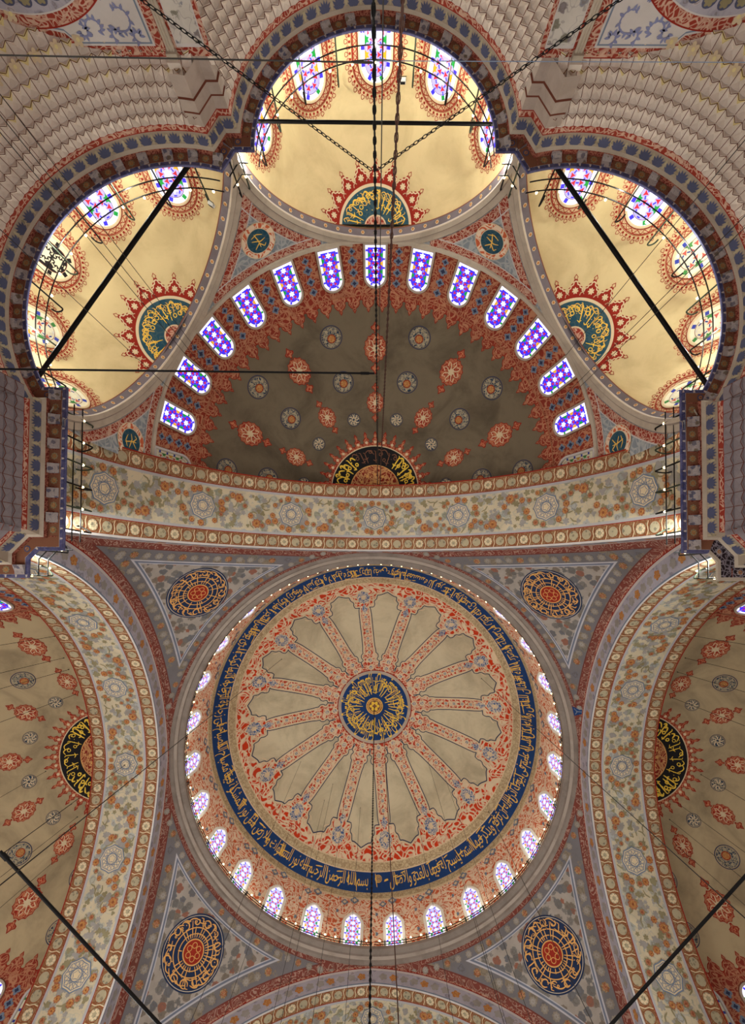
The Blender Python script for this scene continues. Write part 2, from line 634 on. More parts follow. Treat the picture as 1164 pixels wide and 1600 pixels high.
def text_mesh(s):
    """flat outline mesh of one line, letter by letter: verts (N x 2), faces"""
    bar = chr(0xFE8D)
    if bar not in _GL:
        _GL[bar] = (*glyph(bar), 0.0)
        w = glyph(bar)[0][:, 0].max()
        _GL[bar] = (*glyph(bar), glyph(bar + bar)[0][:, 0].max() - w)
    w = _GL[bar][0][:, 0].max()
    VV, FF, x, n = [], [], 0.0, 0
    for ch in s:
        if ch == ' ':
            x += .16
            continue
        if ch not in _GL:
            _GL[ch] = (*glyph(ch), glyph(ch + bar)[0][:, 0].max() - w)
        V, F, adv = _GL[ch]
        VV.append(V + [x, 0])
        FF += [tuple(q + n for q in f) for f in F]
        n += len(V)
        x += adv
    return np.vstack(VV), FF


def pen(mb, fm, pts, w, d, mat):
    """one brush stroke, thinner at its ends"""
    pts = resample(pts, max(4, min(18, int(len(pts) * 3))))
    t = np.linspace(0, 1, len(pts))
    ribbon(mb, fm, pts, w * (.35 + .65 * np.sin(PI * np.clip(t * .92 + .06, 0, 1)) ** .6), d, mat)


def cart(pts, n=10):
    """(angle, radius) control points -> plane points"""
    p = np.asarray(pts, float)
    q = np.linspace(0, len(p) - 1, n)
    t, r = np.interp(q, np.arange(len(p)), p[:, 0]), np.interp(q, np.arange(len(p)), p[:, 1])
    return np.c_[r * np.cos(t), r * np.sin(t)]


def calligraphy(mb, fm, th0, th1, r0, r1, mat, seed, w=.05, d=.02, dens=1.0):
    """radiating brush strokes of a round panel: tall uprights, bowls, loops and dots in polar coordinates"""
    g = random.Random(seed)
    H = r1 - r0
    n = max(3, int((th1 - th0) * (r0 + r1) / 2 / (.26 * H) * dens))
    for i in range(n):
        t = th0 + (th1 - th0) * (i + .5) / n + g.uniform(-.02, .02)
        rm = (r0 + r1) / 2
        dt = (th1 - th0) / n
        k = g.random()
        if k < .62:
            p, q = r0 + H * g.uniform(.03, .2), r0 + H * g.uniform(.72, .93)
            pen(mb, fm, cart([(t + dt * .25, p), (t + dt * .1, (p + q) / 2), (t, q), (t - dt * .3, q + H * .04)]), w, d, mat)
        if k > .35:
            c = r0 + H * g.uniform(.62, .82)
            s = g.uniform(.5, .9)
            pen(mb, fm, cart([(t - dt * s + dt * s * 2 * q, c + H * .16 * math.sin(PI * q * 1.15 + .2)) for q in np.linspace(0, 1, 7)]), w * 1.1, d + .001, mat)
        if k > .5:
            c = r0 + H * g.uniform(.3, .75)
            rr = H * .09
            ribbon(mb, fm, cart([(t + dt * .2 + rr / rm * math.cos(q), c + rr * math.sin(q)) for q in np.linspace(0, 2 * PI, 10)]), w * .8, d + .002, mat)
        if k < .5:
            c = r0 + H * g.uniform(.15, .6)
            pen(mb, fm, cart([(t - dt * .5, c), (t, c - H * .07), (t + dt * .6, c + H * .02)]), w * .9, d + .003, mat)
        for q in range(g.choice((0, 1, 1, 2))):
            x = cart([(t + g.uniform(-.5, .5) * dt, r0 + H * g.uniform(.15, .95))], 1)[0]
            blob(mb, shifted(fm, x[0], x[1], t), star(w * .75, 2, .7), d + .004, mat)
# ---------------------------------------------------------------- dimensions (metres; origin on the floor under the dome's centre, -y towards the top of the photograph)
Q, DEP, AA, EE, ZS, WF = 12.446, 3.906, 11.772, 0.84, 16.31, 1.238
DZ, DR = 27.30, 14.63            # main dome: centre height and radius of its sphere
SR, SZ = 10.95, 19.40            # half-domes
SEMI = {'north': ((0, -Q - DEP, SZ), 0.0), 'west': ((-Q - DEP, 0, SZ), -PI / 2), 'east': ((Q + DEP, 0, SZ), PI / 2), 'south': ((0, Q + DEP, SZ), PI)}


def arch_u(z, a):
    return np.sqrt(np.maximum((a + EE) ** 2 - (z - ZS) ** 2, 0)) - EE


def dome_map(P, d):
    rho = np.linalg.norm(P, axis=1)
    z = np.sqrt(np.maximum(DR ** 2 - rho ** 2, 0))
    k = (DR - d) / DR
    return np.c_[P[:, 0] * k, P[:, 1] * k, DZ + z * k]


def rot2(az):
    """columns: radial and lateral unit vectors of azimuth az (0 = -y, growing towards +x)"""
    return np.array([[math.sin(az), math.cos(az)], [-math.cos(az), math.sin(az)]])


def sector(fm, az):
    A = rot2(az)

    def g(P, d):
        return fm(P @ A.T, d)
    return g


# ---------------------------------------------------------------- floor and outer walls (below the frame; they close the room)
mb = MB()
mb.add([(-34, -42, 0), (34, -42, 0), (34, 34, 0), (-34, 34, 0)], [(0, 1, 2, 3)], M['carpet'])
tag(mb.build('floor'), 'red carpeted prayer hall floor under the domes', 'floor', kind='structure')
for nm, p, q in (('wall_north', (-34, -42), (34, -42)), ('wall_south', (34, 34), (-34, 34)), ('wall_west', (-34, 34), (-34, -42)), ('wall_east', (34, -42), (34, 34))):
    mb = MB()
    mb.add([(*p, 0), (*q, 0), (*q, 21.0), (*p, 21.0)], [(0, 1, 2, 3)], M['stone_grey'])
    tag(mb.build(nm), 'plain outer wall of the prayer hall on the %s side' % nm[5:], 'wall', kind='structure')

# ---------------------------------------------------------------- main dome
mb = MB()
r = np.r_[np.linspace(0.01, 11.873, 60)]
a = np.linspace(0, 2 * PI, 240, endpoint=False)
P = np.stack([r[:, None] * np.cos(a), r[:, None] * np.sin(a), DZ + np.sqrt(DR ** 2 - r ** 2)[:, None] * np.ones(240)], 2)
mb.grid(P, M['plaster_dome'], closed_v=True)
dome = tag(mb.build('dome'), 'great central dome with sixteen red painted ribs round a blue medallion', 'dome', kind='structure')

# red painted field, border bands, inscription band
mb = MB()
N = 256


def ringband(mb, r0, r1, d, mat, sub=1):
    band(mb, dome_map, circle(r0, N), circle(r1, N), d, mat, True, sub)


ringband(mb, 3.1, 10.62, .010, M['red_dome_fine'], 26)
ringband(mb, 8.55, 10.56, .014, M['red_dome'], 8)
ringband(mb, 10.56, 10.62, .016, M['cream_line'])
ringband(mb, 10.62, 11.03, .014, M['beige_band'], 2)
mb.build('red_border', dome)
mb = MB()
ringband(mb, 11.03, 11.87, .016, M['navy'], 5)
ringband(mb, 11.00, 11.05, .02, M['cream_line'])
insc = tag(mb.build('inscription_band', dome), 'dark blue ring inscribed with gold script')

# cream panels between the ribs
half = [(0, 3.42), (.06, 3.7), (.09, 3.95), (.27, 4.02), (.31, 4.2), (.22, 4.36), (.26, 4.54), (.46, 4.66), (.50, 4.9), (.60, 5.2), (.66, 5.45)]
half += [(.199 * q - .42, q) for q in (5.9, 6.6, 7.4, 8.0)] + [(1.24, 8.25), (1.30, 8.44), (1.42, 8.60), (1.30, 8.66), (1.02, 8.70), (.98, 8.86), (1.06, 9.02), (1.02, 9.22), (.88, 9.32), (.86, 9.56), (.80, 9.70), (.56, 9.74), (.36, 9.84), (.14, 9.96), (0, 10.02)]
half = np.array([(q, s) for s, q in half])          # radial, lateral
outl = np.vstack([half, (half * [1, -1])[::-1][1:-1]])
outl = resample(outl, 170, True)
cen = np.array([7.2, 0.0])
_t = np.roll(outl, -1, 0) - np.roll(outl, 1, 0)
_t /= np.linalg.norm(_t, axis=1)[:, None]
inl = outl + np.c_[_t[:, 1], -_t[:, 0]] * (.09 if np.sum(np.c_[_t[:, 1], -_t[:, 0]] * (cen - outl)) > 0 else -.09)
for k in range(16):
    az = R_(5.75 + 22.5 * k)
    mb = MB()
    f = sector(dome_map, az)
    # fill: strips across the panel
    n = len(outl)
    blob(mb, f, outl, .022, M['plaster_dome'], cen, 6)
    ribbon(mb, f, outl, .10, .030, M['cream_line'], True)
    ribbon(mb, f, inl, .06, .036, M['navy_line'], True)
    o = mb.build('painted_panel', dome)
for k in range(16):
    az = R_(-5.5 + 22.5 * k)
    f = sector(dome_map, az)
    mb = MB()
    for s in (-1, 1):
        ribbon(mb, f, [(q, s * .36) for q in np.linspace(4.7, 8.3, 12)], .05, .022, M['cream_line'])
    for q in np.arange(4.75, 8.3, .62):
        rosette(mb, shifted(f, q, 0, PI / 4), .19, .024, M['cream_line'], M['grey_blue'], 4)
        for s in (-1, 1):
            blob(mb, shifted(f, q + .31, s * .15), lobed(.12, 3, .4), .024, M['cream_line'])
    for q, rr in ((3.4, .24), (4.05, .24)):
        rosette(mb, shifted(f, q, 0), rr * 1.15, .024, M['cream_line'], M['blue_rosette'], 6)
    blob(mb, shifted(f, 8.55, 0), np.array([(-.42, 0), (-.1, .2), (0, .26), (.1, .2), (.42, 0), (.1, -.2), (0, -.26), (-.1, -.2)]), .026, M['blue_rosette'])
    blob(mb, shifted(f, 9.5, 0), lobed(.55, 8, .14), .026, M['cream_line'])
    blob(mb, shifted(f, 9.5, 0), lobed(.5, 8, .14), .032, M['blue_rosette'])
    blob(mb, shifted(f, 9.5, 0), lobed(.2, 6, .3), .038, M['cream_line'])
    for s in (-1, 1):
        for rr, rd in ((1.0, .30), (.62, .22)):
            t = np.linspace(0, 2 * PI, 20)
            ribbon(mb, f, np.c_[9.45 + rd * np.cos(t), s * rr + rd * np.sin(t)], .06, .024, M['cream_line'])
    mb.build('painted_rib', dome)

# centre medallion
mb = MB()
blob(mb, dome_map, circle(3.18, 96), .020, M['red_line'], rings=8)
blob(mb, dome_map, circle(3.10, 96), .026, M['moulding'], rings=8)
blob(mb, dome_map, circle(2.84, 96), .032, M['navy'], rings=8)
med = tag(mb.build('medallion', dome), 'round dark blue medallion with gold script at the crown of the dome')
mb = MB()
blob(mb, dome_map, circle(.72, 40), .05, M['gold'], rings=2)
blob(mb, dome_map, circle(.64, 40), .056, M['dark_red_disc'], rings=2)
blob(mb, dome_map, circle(.56, 40), .062, M['gold'], rings=2)
blob(mb, dome_map, circle(.50, 40), .068, M['coffer'], rings=2)
blob(mb, dome_map, lobed(.44, 6, .4), .074, M['gold_bright'])
blob(mb, dome_map, lobed(.2, 4, .5), .080, M['coffer'])
mb.build('boss', med)


def ring_text(mb, s, mean_r, base_r, top_r, a_end, span, d, mat, fmap):
    """script round a circle, feet on the outer radius; a_end = angle (from +y towards +x) of its right end"""
    V, F = text_mesh(arabic(s))
    x0, x1 = V[:, 0].min(), V[:, 0].max()
    y0, y1 = -.27, .74
    psi = a_end - span + (V[:, 0] - x0) / (x1 - x0) * span
    rr = base_r + (np.clip(V[:, 1], y0, y1) - y0) / (y1 - y0) * (top_r - base_r)
    mb.add(fmap(np.c_[rr * np.sin(psi), rr * np.cos(psi)], d), F, mat)


VERSE = ('بسم الله الرحمن الرحيم الله نور السموات والارض مثل نوره كمشكوة فيها مصباح المصباح في زجاجة الزجاجة كانها كوكب دري يوقد من شجرة '
         'مباركة زيتونة لا شرقية ولا غربية يكاد زيتها يضيء ولو لم تمسسه نار نور على نور يهدي الله لنوره من يشاء '
         'ويضرب الله الامثال للناس والله بكل شيء عليم في بيوت اذن الله ان ترفع ويذكر فيها اسمه يسبح له فيها بالغدو والاصال')
mb = MB()
ring_text(mb, VERSE, 11.45, 11.83, 11.06, R_(-2.0), R_(352), .03, M['gold'], dome_map)
A0 = R_(1.8)
for rr in (.05, .11, .17):
    t = np.linspace(0, 2 * PI, 24)
    ribbon(mb, dome_map, np.c_[11.32 * math.sin(A0) + rr * np.cos(t) * 1.4, 11.32 * math.cos(A0) + rr * np.sin(t) * .9], .03, .03, M['gold'])
g = random.Random(3)
def script_map(P, d):
    return dome_map(np.c_[P[:, 1] * np.sin(P[:, 0] / 11.45), P[:, 1] * np.cos(P[:, 0] / 11.45)], d)


for k in range(210):       # vowel marks and long drawn uprights
    t = g.uniform(0, 2 * PI) * 11.45
    q = g.uniform(11.1, 11.5)
    w = g.uniform(.1, .3)
    if k % 3:
        pen(mb, script_map, [(t - w, q), (t, q - .03), (t + w, q - .05)], .05, .034, M['gold'])
    else:
        pen(mb, script_map, [(t, 11.1), (t + .05, 11.35), (t + .12, 11.66)], .07, .034, M['gold'])
tag(mb.build('gold_lettering', insc), 'gold script running round the blue ring')
mb = MB()
ring_text(mb, 'ان الله يمسك السموات والارض ان تزولا', 2, 2.98, 1.35, R_(178), R_(174), .042, M['gold_bright'], dome_map)
ring_text(mb, 'ولئن زالتا ان امسكهما من احد من بعده انه كان حليما غفورا', 2, 2.98, 1.35, R_(-2), R_(174), .042, M['gold_bright'], dome_map)
calligraphy(mb, dome_map, R_(-178), R_(178), .95, 2.5, M['gold_bright'], 11, .07, .044, .7)
g = random.Random(17)
for k in range(34):
    t = 2 * PI * (k + g.uniform(-.3, .3)) / 34
    r0_, r1_ = g.uniform(.9, 1.3), g.uniform(1.7, 2.3)
    pen(mb, dome_map, cart([(t, r0_), (t + .03, (r0_ + r1_) / 2), (t + .02, r1_), (t + .12, r1_ + .1)]), .075, .046, M['gold_bright'] if k % 3 else M['gold'])
mb.build('gold_lettering', med)

# ---------------------------------------------------------------- drum below the dome
mb = MB()
z = np.linspace(30.8, 35.85, 30)
rz = 12.30 + (11.873 - 12.30) * (z - 30.8) / 5.05
for za, zb, m in ((0, 25, 'orange_drum'), (25, 26, 'cream_line'), (26, 29, 'beige_band')):
    zz, rr = z[za:zb + 1], rz[za:zb + 1]
    mb.grid(np.stack([rr[:, None] * np.cos(a), rr[:, None] * np.sin(a), zz[:, None] * np.ones(240)], 2), M[m], closed_v=True)
drum = tag(mb.build('dome_drum'), 'orange painted drum wall carrying the ring of windows under the dome', 'drum', kind='structure')


def drum_map(az):
    o, c, s = np.array([math.sin(az), -math.cos(az), 0]), math.cos(az), math.sin(az)
    e2 = np.array([-o[0] * .0843, -o[1] * .0843, .9964])
    return plane_map(o * 12.283 + np.array([0, 0, 31.0]), (c, s, 0), e2, -o)


mb = MB()
for k in range(28):
    f = drum_map(R_(12.857 * k + 6.43))
    for dx, q, rr in ((0, 4.0, .30), (1.36, 2.9, .34), (1.36, 1.3, .34), (1.36, 4.1, .24), (.68, 3.75, .26)):
        quatrefoil(mb, shifted(f, dx, q), rr, .06, M['grey_blue'], M['cream_line'])
mb.build('painted_quatrefoils', drum)

# projecting ring moulding under the drum
mb = MB()
prof = [(12.30, 30.84, 'ring_stone'), (11.82, 30.80, 'ring_stone'), (11.75, 30.74, 'ring_stone'), (11.75, 30.52, 'ring_stone'), (11.83, 30.46, 'ring_stone'), (12.02, 30.42, 'ring_stone'),
        (12.06, 30.32, 'stone_grey'), (12.22, 30.26, 'ring_stone'), (12.28, 30.16, 'ring_stone'), (12.46, 30.12, 'ring_stone')]
for (r0, z0, m), (r1, z1, _) in zip(prof, prof[1:]):
    mb.grid(np.stack([np.stack([rr * np.cos(a), rr * np.sin(a), zz * np.ones(240)], 1) for rr, zz in ((r0, z0), (r1, z1))]), M[m], closed_v=True, smooth=False)
tag(mb.build('trim_1'), 'grey stone ring moulding running round the foot of the main dome', 'moulding', kind='structure')


_ring = [o for o in COL.objects if o.name == 'trim_1'][0]
mb = MB()
t = np.radians(np.linspace(-21.5, -15.5, 12))
for r_, z0, z1, m in ((11.735, 30.54, 30.73, 'navy'), (11.73, 30.60, 30.62, 'grey_blue'), (11.73, 30.66, 30.68, 'grey_blue')):
    mb.grid(np.stack([np.stack([r_ * np.sin(t), -r_ * np.cos(t), np.full(12, z_)], 1) for z_ in (z0, z1)], 1), M[m])
tag(mb.build('tile_patch', _ring), 'short dark blue tiled patch on the ring moulding')


# ---------------------------------------------------------------- windows
def win_outline(w, L, o, pointed=False, n=18):
    h = w / 2 + o
    y0 = L - w / 2
    t = np.linspace(0, PI, n)
    if pointed:
        top = np.c_[h * np.cos(t), y0 + (w * .62 + o) * (1 - np.abs(np.cos(t)) ** 1.7) ** .9]
    else:
        top = np.c_[h * np.cos(t), y0 + h * np.sin(t)]
    side = np.linspace(-o, y0, 8)[:-1]
    return np.vstack([np.c_[np.full(7, h), side], top, np.c_[np.full(7, -h), side[::-1]]])


def make_window(fm, w, L, pal, pointed=False, fw=.12, raise_=.07, bw=.15, frame_mat='moulding', name='window_1'):
    mb = MB()
    oo, oi = win_outline(w, L, fw, pointed), win_outline(w, L, 0, pointed)
    n = len(oo)
    P = np.stack([fm(oo, 0.0), fm(oo, raise_), fm((oo + oi * 2) / 3, raise_ + .015), fm(oi, raise_), fm(oi, .015)])
    mb.grid(P, M[frame_mat], closed_v=True, smooth=False)
    ribbon(mb, fm, win_outline(w, L, fw + .03, pointed), .035, .012, M['muqarnas_line'], True)
    root = mb.build(name)
    mb = MB()
    c = np.array([0, L * .55])
    d = .022
    blob(mb, fm, oi, d, pal['w'], c, 3)
    inn = win_outline(w - 2 * bw * w, L - bw * w, 0, pointed)
    inn[:, 1] = np.maximum(inn[:, 1], bw * w * .9)
    ribbon(mb, fm, inn, .022, d + .004, M['muqarnas_line'], True)
    mid = win_outline(w - bw * w, L - bw * w / 2, 0, pointed)
    mid[:, 1] = np.maximum(mid[:, 1], bw * w * .45)
    pts = resample(mid, 400, True)
    per = np.linalg.norm(np.diff(pts, axis=0), axis=1).sum()
    nb = max(8, int(per / (.42 * w)) // 2 * 2)
    for k in range(nb):
        i = int(400 * (k + .5) / nb) % 400
        t = pts[(i + 2) % 400] - pts[i - 2]
        q = bw * w * .40
        blob(mb, shifted(fm, *pts[i], math.atan2(t[1], t[0])), [(-q, -q), (q, -q), (q, q), (-q, q)], d + .004, pal['g'] if k % 7 == 3 else pal['b'])
    wi = w / 2 - bw * w
    s = wi * 1.10
    blob(mb, fm, inn + (c - inn) * .012, d + .004, pal.get('bg', pal['b']), c, 3)

    def inside(x, y, q):
        if abs(x) > wi - q or y < bw * w + q:
            return False
        yc = L - w / 2
        return y < yc or math.hypot(x, y - yc) < wi - q
    star6 = star(.40 * s, 6, .58, PI / 6)
    for i in range(-2, 3):
        for j in range(-2, int(L / s) + 3):
            cx, cy = i * .866 * s, (j + .5 * (i % 2)) * s + bw * w + .45 * s
            if inside(cx, cy, .30 * s):
                blob(mb, shifted(fm, cx, cy), star6, d + .010, pal['w'])
            elif inside(cx, cy, .02 * s):
                t6 = star6.copy()
                t6[:, 0] = np.clip(t6[:, 0], -wi - cx, wi - cx)
                t6[:, 1] = np.maximum(t6[:, 1], bw * w - cy)
                if inside(cx, cy + .4 * s, 0):
                    blob(mb, shifted(fm, cx, cy), t6 * .9, d + .010, pal['y'] if j % 2 else pal['g'])
            for k in range(2):
                x, y = cx + .577 * s * (1 if k else -1), cy
                if k == 0 and inside(x, y, .08 * s) or k == 1 and inside(x, y, .08 * s):
                    blob(mb, shifted(fm, x, y, PI * k), star(.26 * s, 3, .42), d + .008, pal['r'])
            for k in range(3):
                t = PI / 6 + k * PI / 3
                x, y = cx + .5 * s * math.cos(t), cy + .5 * s * math.sin(t)
                if inside(x, y, .05 * s):
                    blob(mb, shifted(fm, x, y, t), [(-.05 * s, -.13 * s), (.05 * s, -.13 * s), (.05 * s, .13 * s), (-.05 * s, .13 * s)], d + .007, pal['n'] if (i + j + k) % 2 else pal['v'])
    mb.build('stained_glass', root)
    return root


def clock(az):
    """place on a ring as people read it in the photograph"""
    h = int(round((az % (2 * PI)) / (2 * PI) * 12)) % 12
    return 'twelve one two three four five six seven eight nine ten eleven'.split()[h]


CARD = ['first', 'second', 'third', 'fourth', 'fifth', 'sixth', 'seventh', 'eighth', 'ninth', 'tenth', 'eleventh', 'twelfth', 'thirteenth', 'fourteenth', 'fifteenth']
WN = [0]


def wname():
    WN[0] += 1
    return 'window_%d' % WN[0]


def nth_label(k, tot, what, ends):
    return what


wproto = make_window(drum_map(0), 1.05, 2.6, GLASS_D, True, .19, .10, .13, 'frame_white', wname())
first = True
for k in range(28):
    az = 12.857 * k + 6.43                       # degrees from -y towards +x
    # only the windows the dome's lip leaves visible
    if az < 40 or az > 320:
        continue
    o = wproto if first else dup_tree(wproto)
    if not first:
        o.name = wname()
    first = False
    o.rotation_euler = (0, 0, R_(az))
    j = int(round((az - 180) / 12.857 + (.5 if az < 180 else -.5)))
    side = 'right' if az < 180 else 'left'
    n = abs(j) if j else 1
    lab = 'tall stained-glass window of the dome drum, %s %s of the lowest point' % (CARD[int(abs(az - 180) / 12.857)], side)
    tag(o, lab, 'window', 'stained-glass windows round the dome drum', 'structure')


# ---------------------------------------------------------------- great arches and pendentives
def arch_pt(s, t, a=AA, up=0.0):
    """s along the arch from its crown, t = depth behind the inner face plane, template at y = -Q; up = offset towards the room"""
    r = a + EE
    thc = math.acos(EE / r)
    s = np.asarray(s, float)
    th = thc - np.abs(s) / r
    u = np.where(th > 0, -EE + (r - up) * np.cos(th), a - up)
    z = np.where(th > 0, ZS + (r - up) * np.sin(th), ZS + th * r)
    return np.stack([np.sign(s) * np.maximum(u, 0) if np.ndim(s) else u, -(Q + t) * np.ones_like(u), z], -1)


def soffit_map(s0, t0):
    def fm(P, d):
        return arch_pt(s0 + P[:, 0] + 1e-6, t0 + P[:, 1], AA, d)
    return fm


def build_arch():
    SM = 17.76
    ss = np.linspace(-SM, SM, 241)
    bands_ = [(0, .10, 'white_line'), (.10, .75, 'orange_band'), (.75, .79, 'red_line'), (.79, .92, 'grey_white'), (.92, 2.99, 'soffit_floral'), (2.99, 3.12, 'grey_white'),
              (3.12, 3.16, 'red_line'), (3.16, 3.84, 'orange_band'), (3.84, DEP, 'red_line')]
    mb = MB()
    for t0, t1, m in bands_:
        mb.grid(np.stack([arch_pt(ss, t0), arch_pt(ss, t1)], 1), M[m])
    root = mb.build('great_arch')
    # front face: lavender fascia, white and red lines
    mb = MB()
    for w0, w1, m in ((0, .08, 'grey_blue'), (.08, .92, 'lavender'), (.92, 1.06, 'white_line'), (1.06, 1.12, 'red_line'), (1.12, WF, 'red_scroll')):
        z0 = 17.5
        A = []
        for w in (w0, w1):
            rr = AA + w + EE
            thc = math.acos(EE / rr)
            th = np.linspace(math.asin((z0 - ZS) / rr), thc, 90)
            u, zz = -EE + rr * np.cos(th), ZS + rr * np.sin(th)
            u = np.r_[u, -u[::-1]]
            zz = np.r_[zz, zz[::-1]]
            A.append(np.stack([u, np.full_like(u, -Q), zz], 1))
        mb.grid(np.stack(A, 1), M[m])
    f0 = lambda P, d: np.c_[(lambda s, w: (np.sign(s) * (-EE + (AA + w + EE) * np.cos(math.acos(EE / (AA + EE)) - np.abs(s) / (AA + EE)))))(P[:, 0], P[:, 1]), np.full(len(P), -Q + d),
                              ZS + (AA + P[:, 1] + EE) * np.sin(math.acos(EE / (AA + EE)) - np.abs(P[:, 0]) / (AA + EE))]
    for i, s in enumerate(np.arange(-16.8, 16.9, .58)):
        if abs(s) < .4:
            continue
        blob(mb, shifted(f0, s, .5), lobed(.24, 5, .3), .012, M['flower'] if i % 3 == 0 else M['leaf'])
    mb.build('arch_face', root)
    # the two chains of medallions
    for t0 in (.41, 3.495):
        mb = MB()
        for i, s in enumerate(np.arange(-17.16, 17.2, .66)):
            f = soffit_map(s, t0)
            blob(mb, f, circle(.27, 20), .010, M['orange_ring'])
            blob(mb, f, circle(.235, 20), .014, M['pale_disc'])
            if i % 3 == 0:
                blob(mb, f, lobed(.22, 8, .3), .018, M['cream_line'])
                blob(mb, f, lobed(.12, 6, .4), .022, M['pale_disc'])
            g2 = soffit_map(s + .33, t0)
            ribbon(mb, g2, [(-.10, -.30), (-.02, -.12), (.02, .12), (.10, .30)], .07, .012, M['orange_ring'])
            ribbon(mb, g2, [(-.04, -.30), (.03, -.1), (-.01, .12), (.04, .30)], .04, .014, M['cream_line'])
        for q in (-.29, .29):
            ribbon(mb, soffit_map(0, t0), [(s, q) for s in np.linspace(-17.3, 17.3, 200)], .03, .012, M['orange_ring'])
        mb.build('medallion_border', root)
    # star medallions, wreaths and loose leaves
    mb = MB()
    g = random.Random(5)
    for i in range(640):
        s, t = g.uniform(-17.1, 17.1), g.uniform(1.05, 2.86)
        f = shifted(soffit_map(s, t), 0, 0, g.uniform(0, 6.3))
        k = g.random()
        if k < .8:
            blob(mb, f, lobed(g.uniform(.10, .20), g.choice((3, 5, 6)), .45), .008 + .004 * (i % 3), M['leaf'] if k < .5 else M['leaf_green'])
        else:
            pen(mb, f, [(-.22, 0), (0, .06), (.22, -.03)], .07, .010, M['leaf_green'])
    def flower(s, t, r, m='flower'):
        f = shifted(soffit_map(s, t), 0, 0, g.uniform(0, 6.3))
        blob(mb, f, lobed(r * 1.3, 8, .22), .026, M['flower_red'] if m == 'flower' else M['leaf_green'])
        blob(mb, f, circle(r * .86, 14), .032, M[m])
        blob(mb, f, circle(r * .34, 8), .038, M['orange_ring'])
    for k in range(-4, 5):
        s0 = 4.9 * k
        if abs(s0) < 17:
            for j in range(15):
                a_ = 2 * PI * j / 15 + g.uniform(-.1, .1)
                if k == 0 or j % 5 != 2:
                    flower(s0 + 1.06 * math.cos(a_), 1.955 + .86 * math.sin(a_), g.uniform(.10, .155), 'flower' if g.random() < .6 else 'flower_red')
            for j in range(9):
                ct = math.cos(j * PI / 4.5)
            f = soffit_map(s0, 1.955)
            blob(mb, f, star(.70, 8, .90), .030, M['grey_blue'])
            blob(mb, f, star(.64, 8, .90), .036, M['cream_line'])
            ribbon(mb, f, star(.57, 8, .90), .035, .042, M['grey_blue'], True)
            for j in range(16):
                a_ = 2 * PI * j / 16
                ribbon(mb, f, [(.53 * math.cos(a_), .53 * math.sin(a_)), (.53 * math.cos(a_ + 2.2), .53 * math.sin(a_ + 2.2))], .022, .044, M['grey_blue'])
            for rr in (.2, .36):
                ribbon(mb, f, star(rr, 5, .7), .025, .046, M['grey_blue'], True)
        for j, q in enumerate(np.linspace(-1, 1, 8)):
            s1 = s0 + 2.45 + q * 1.15
            t1 = 1.955 + .74 * math.sin(q * 2.4) * (1 if k % 2 else -1)
            if abs(s1) < 17.2:
                flower(s1, t1, .2 if j in (2, 5) else .13, 'flower' if j % 3 else 'flower_red')
    mb.build('floral_medallions', root)
    return root


arch0 = build_arch()
ARCHES = (('north', 0.0, 'upper'), ('west', -PI / 2, 'left'), ('east', PI / 2, 'right'), ('south', PI, 'lower'))
for i, (nm, rz_, where) in enumerate(ARCHES):
    o = arch0 if i == 0 else dup_tree(arch0)
    o.rotation_euler = (0, 0, rz_)
    tag(o, {'north': 'great arch with floral soffit between the dome and the dark half-dome', 'west': 'great arch with floral soffit along the left side of the dome',
            'east': 'great arch with floral soffit along the right side of the dome', 'south': 'great arch at the bottom edge below the dome windows'}[nm], 'arch', 'great arches under the dome', 'structure')


def pend_r(z):
    return np.hypot(arch_u(z, AA + WF), Q)


def pend_material():
    n = NT('pendentive_paint')
    sp = n.n('ShaderNodeSeparateXYZ')
    n.t.links.new(n.obj, sp.inputs[0])
    ax = n.math('ABSOLUTE', sp.outputs[0])
    ay = n.math('ABSOLUTE', sp.outputs[1])
    tA = n.math('DIVIDE', n.math('SUBTRACT', Q, ax), .80)
    tB = n.math('DIVIDE', n.math('SUBTRACT', Q, ay), .80)
    tC = n.math('DIVIDE', n.math('SUBTRACT', 30.12, sp.outputs[2]), .60)
    m = n.math('MINIMUM', n.math('MINIMUM', tA, tB), tC)

    def tex(bg, cols, sc, size):
        wob = n.noise(sc * 3.2, 2, .5)
        v = n.voro(sc)
        d = n.math('ADD', v.outputs['Distance'], n.math('MULTIPLY', n.math('SUBTRACT', wob, .5), .5))
        se = n.n('ShaderNodeSeparateColor')
        n.t.links.new(v.outputs['Color'], se.inputs[0])
        c = lin(cols[0])
        for i, q in enumerate(cols[1:]):
            c = n.mix(n.step(se.outputs[0], (i + 1) / len(cols) - .01, (i + 1) / len(cols) + .01), c, lin(q))
        ring = n.step(n.math('ABSOLUTE', n.math('SUBTRACT', d, size * .55)), .05, .02)
        c = n.mix(n.math('MULTIPLY', ring, .5), c, (.10, .08, .07, 1))
        return n.mix(n.math('MULTIPLY', n.step(d, size, size - .08), .9), lin(bg), c)
    inner = tex((164, 152, 142), [(104, 100, 98), (120, 114, 110), (98, 98, 104), (118, 104, 92), (142, 84, 64)], 2.4, .60)
    bandc = tex((116, 110, 112), [(130, 120, 108), (140, 124, 104), (112, 108, 114)], 1.5, .45)
    scroll = n.mix(n.vines(2.6, 6, .15), lin((124, 62, 52)), lin((164, 128, 114)))
    white = lin((186, 180, 184))
    blue = lin((110, 114, 130))
    c = n.mix(n.step(m, .30, .32), scroll, lin((112, 56, 48)))
    c = n.mix(n.step(m, .36, .37), c, bandc)
    c = n.mix(n.step(m, .98, .99), c, white)
    c = n.mix(n.step(m, 1.06, 1.07), c, blue)
    c = n.mix(n.step(m, 1.15, 1.16), c, white)
    c = n.mix(n.step(m, 1.20, 1.21), c, inner)
    return n.out(c, .25)


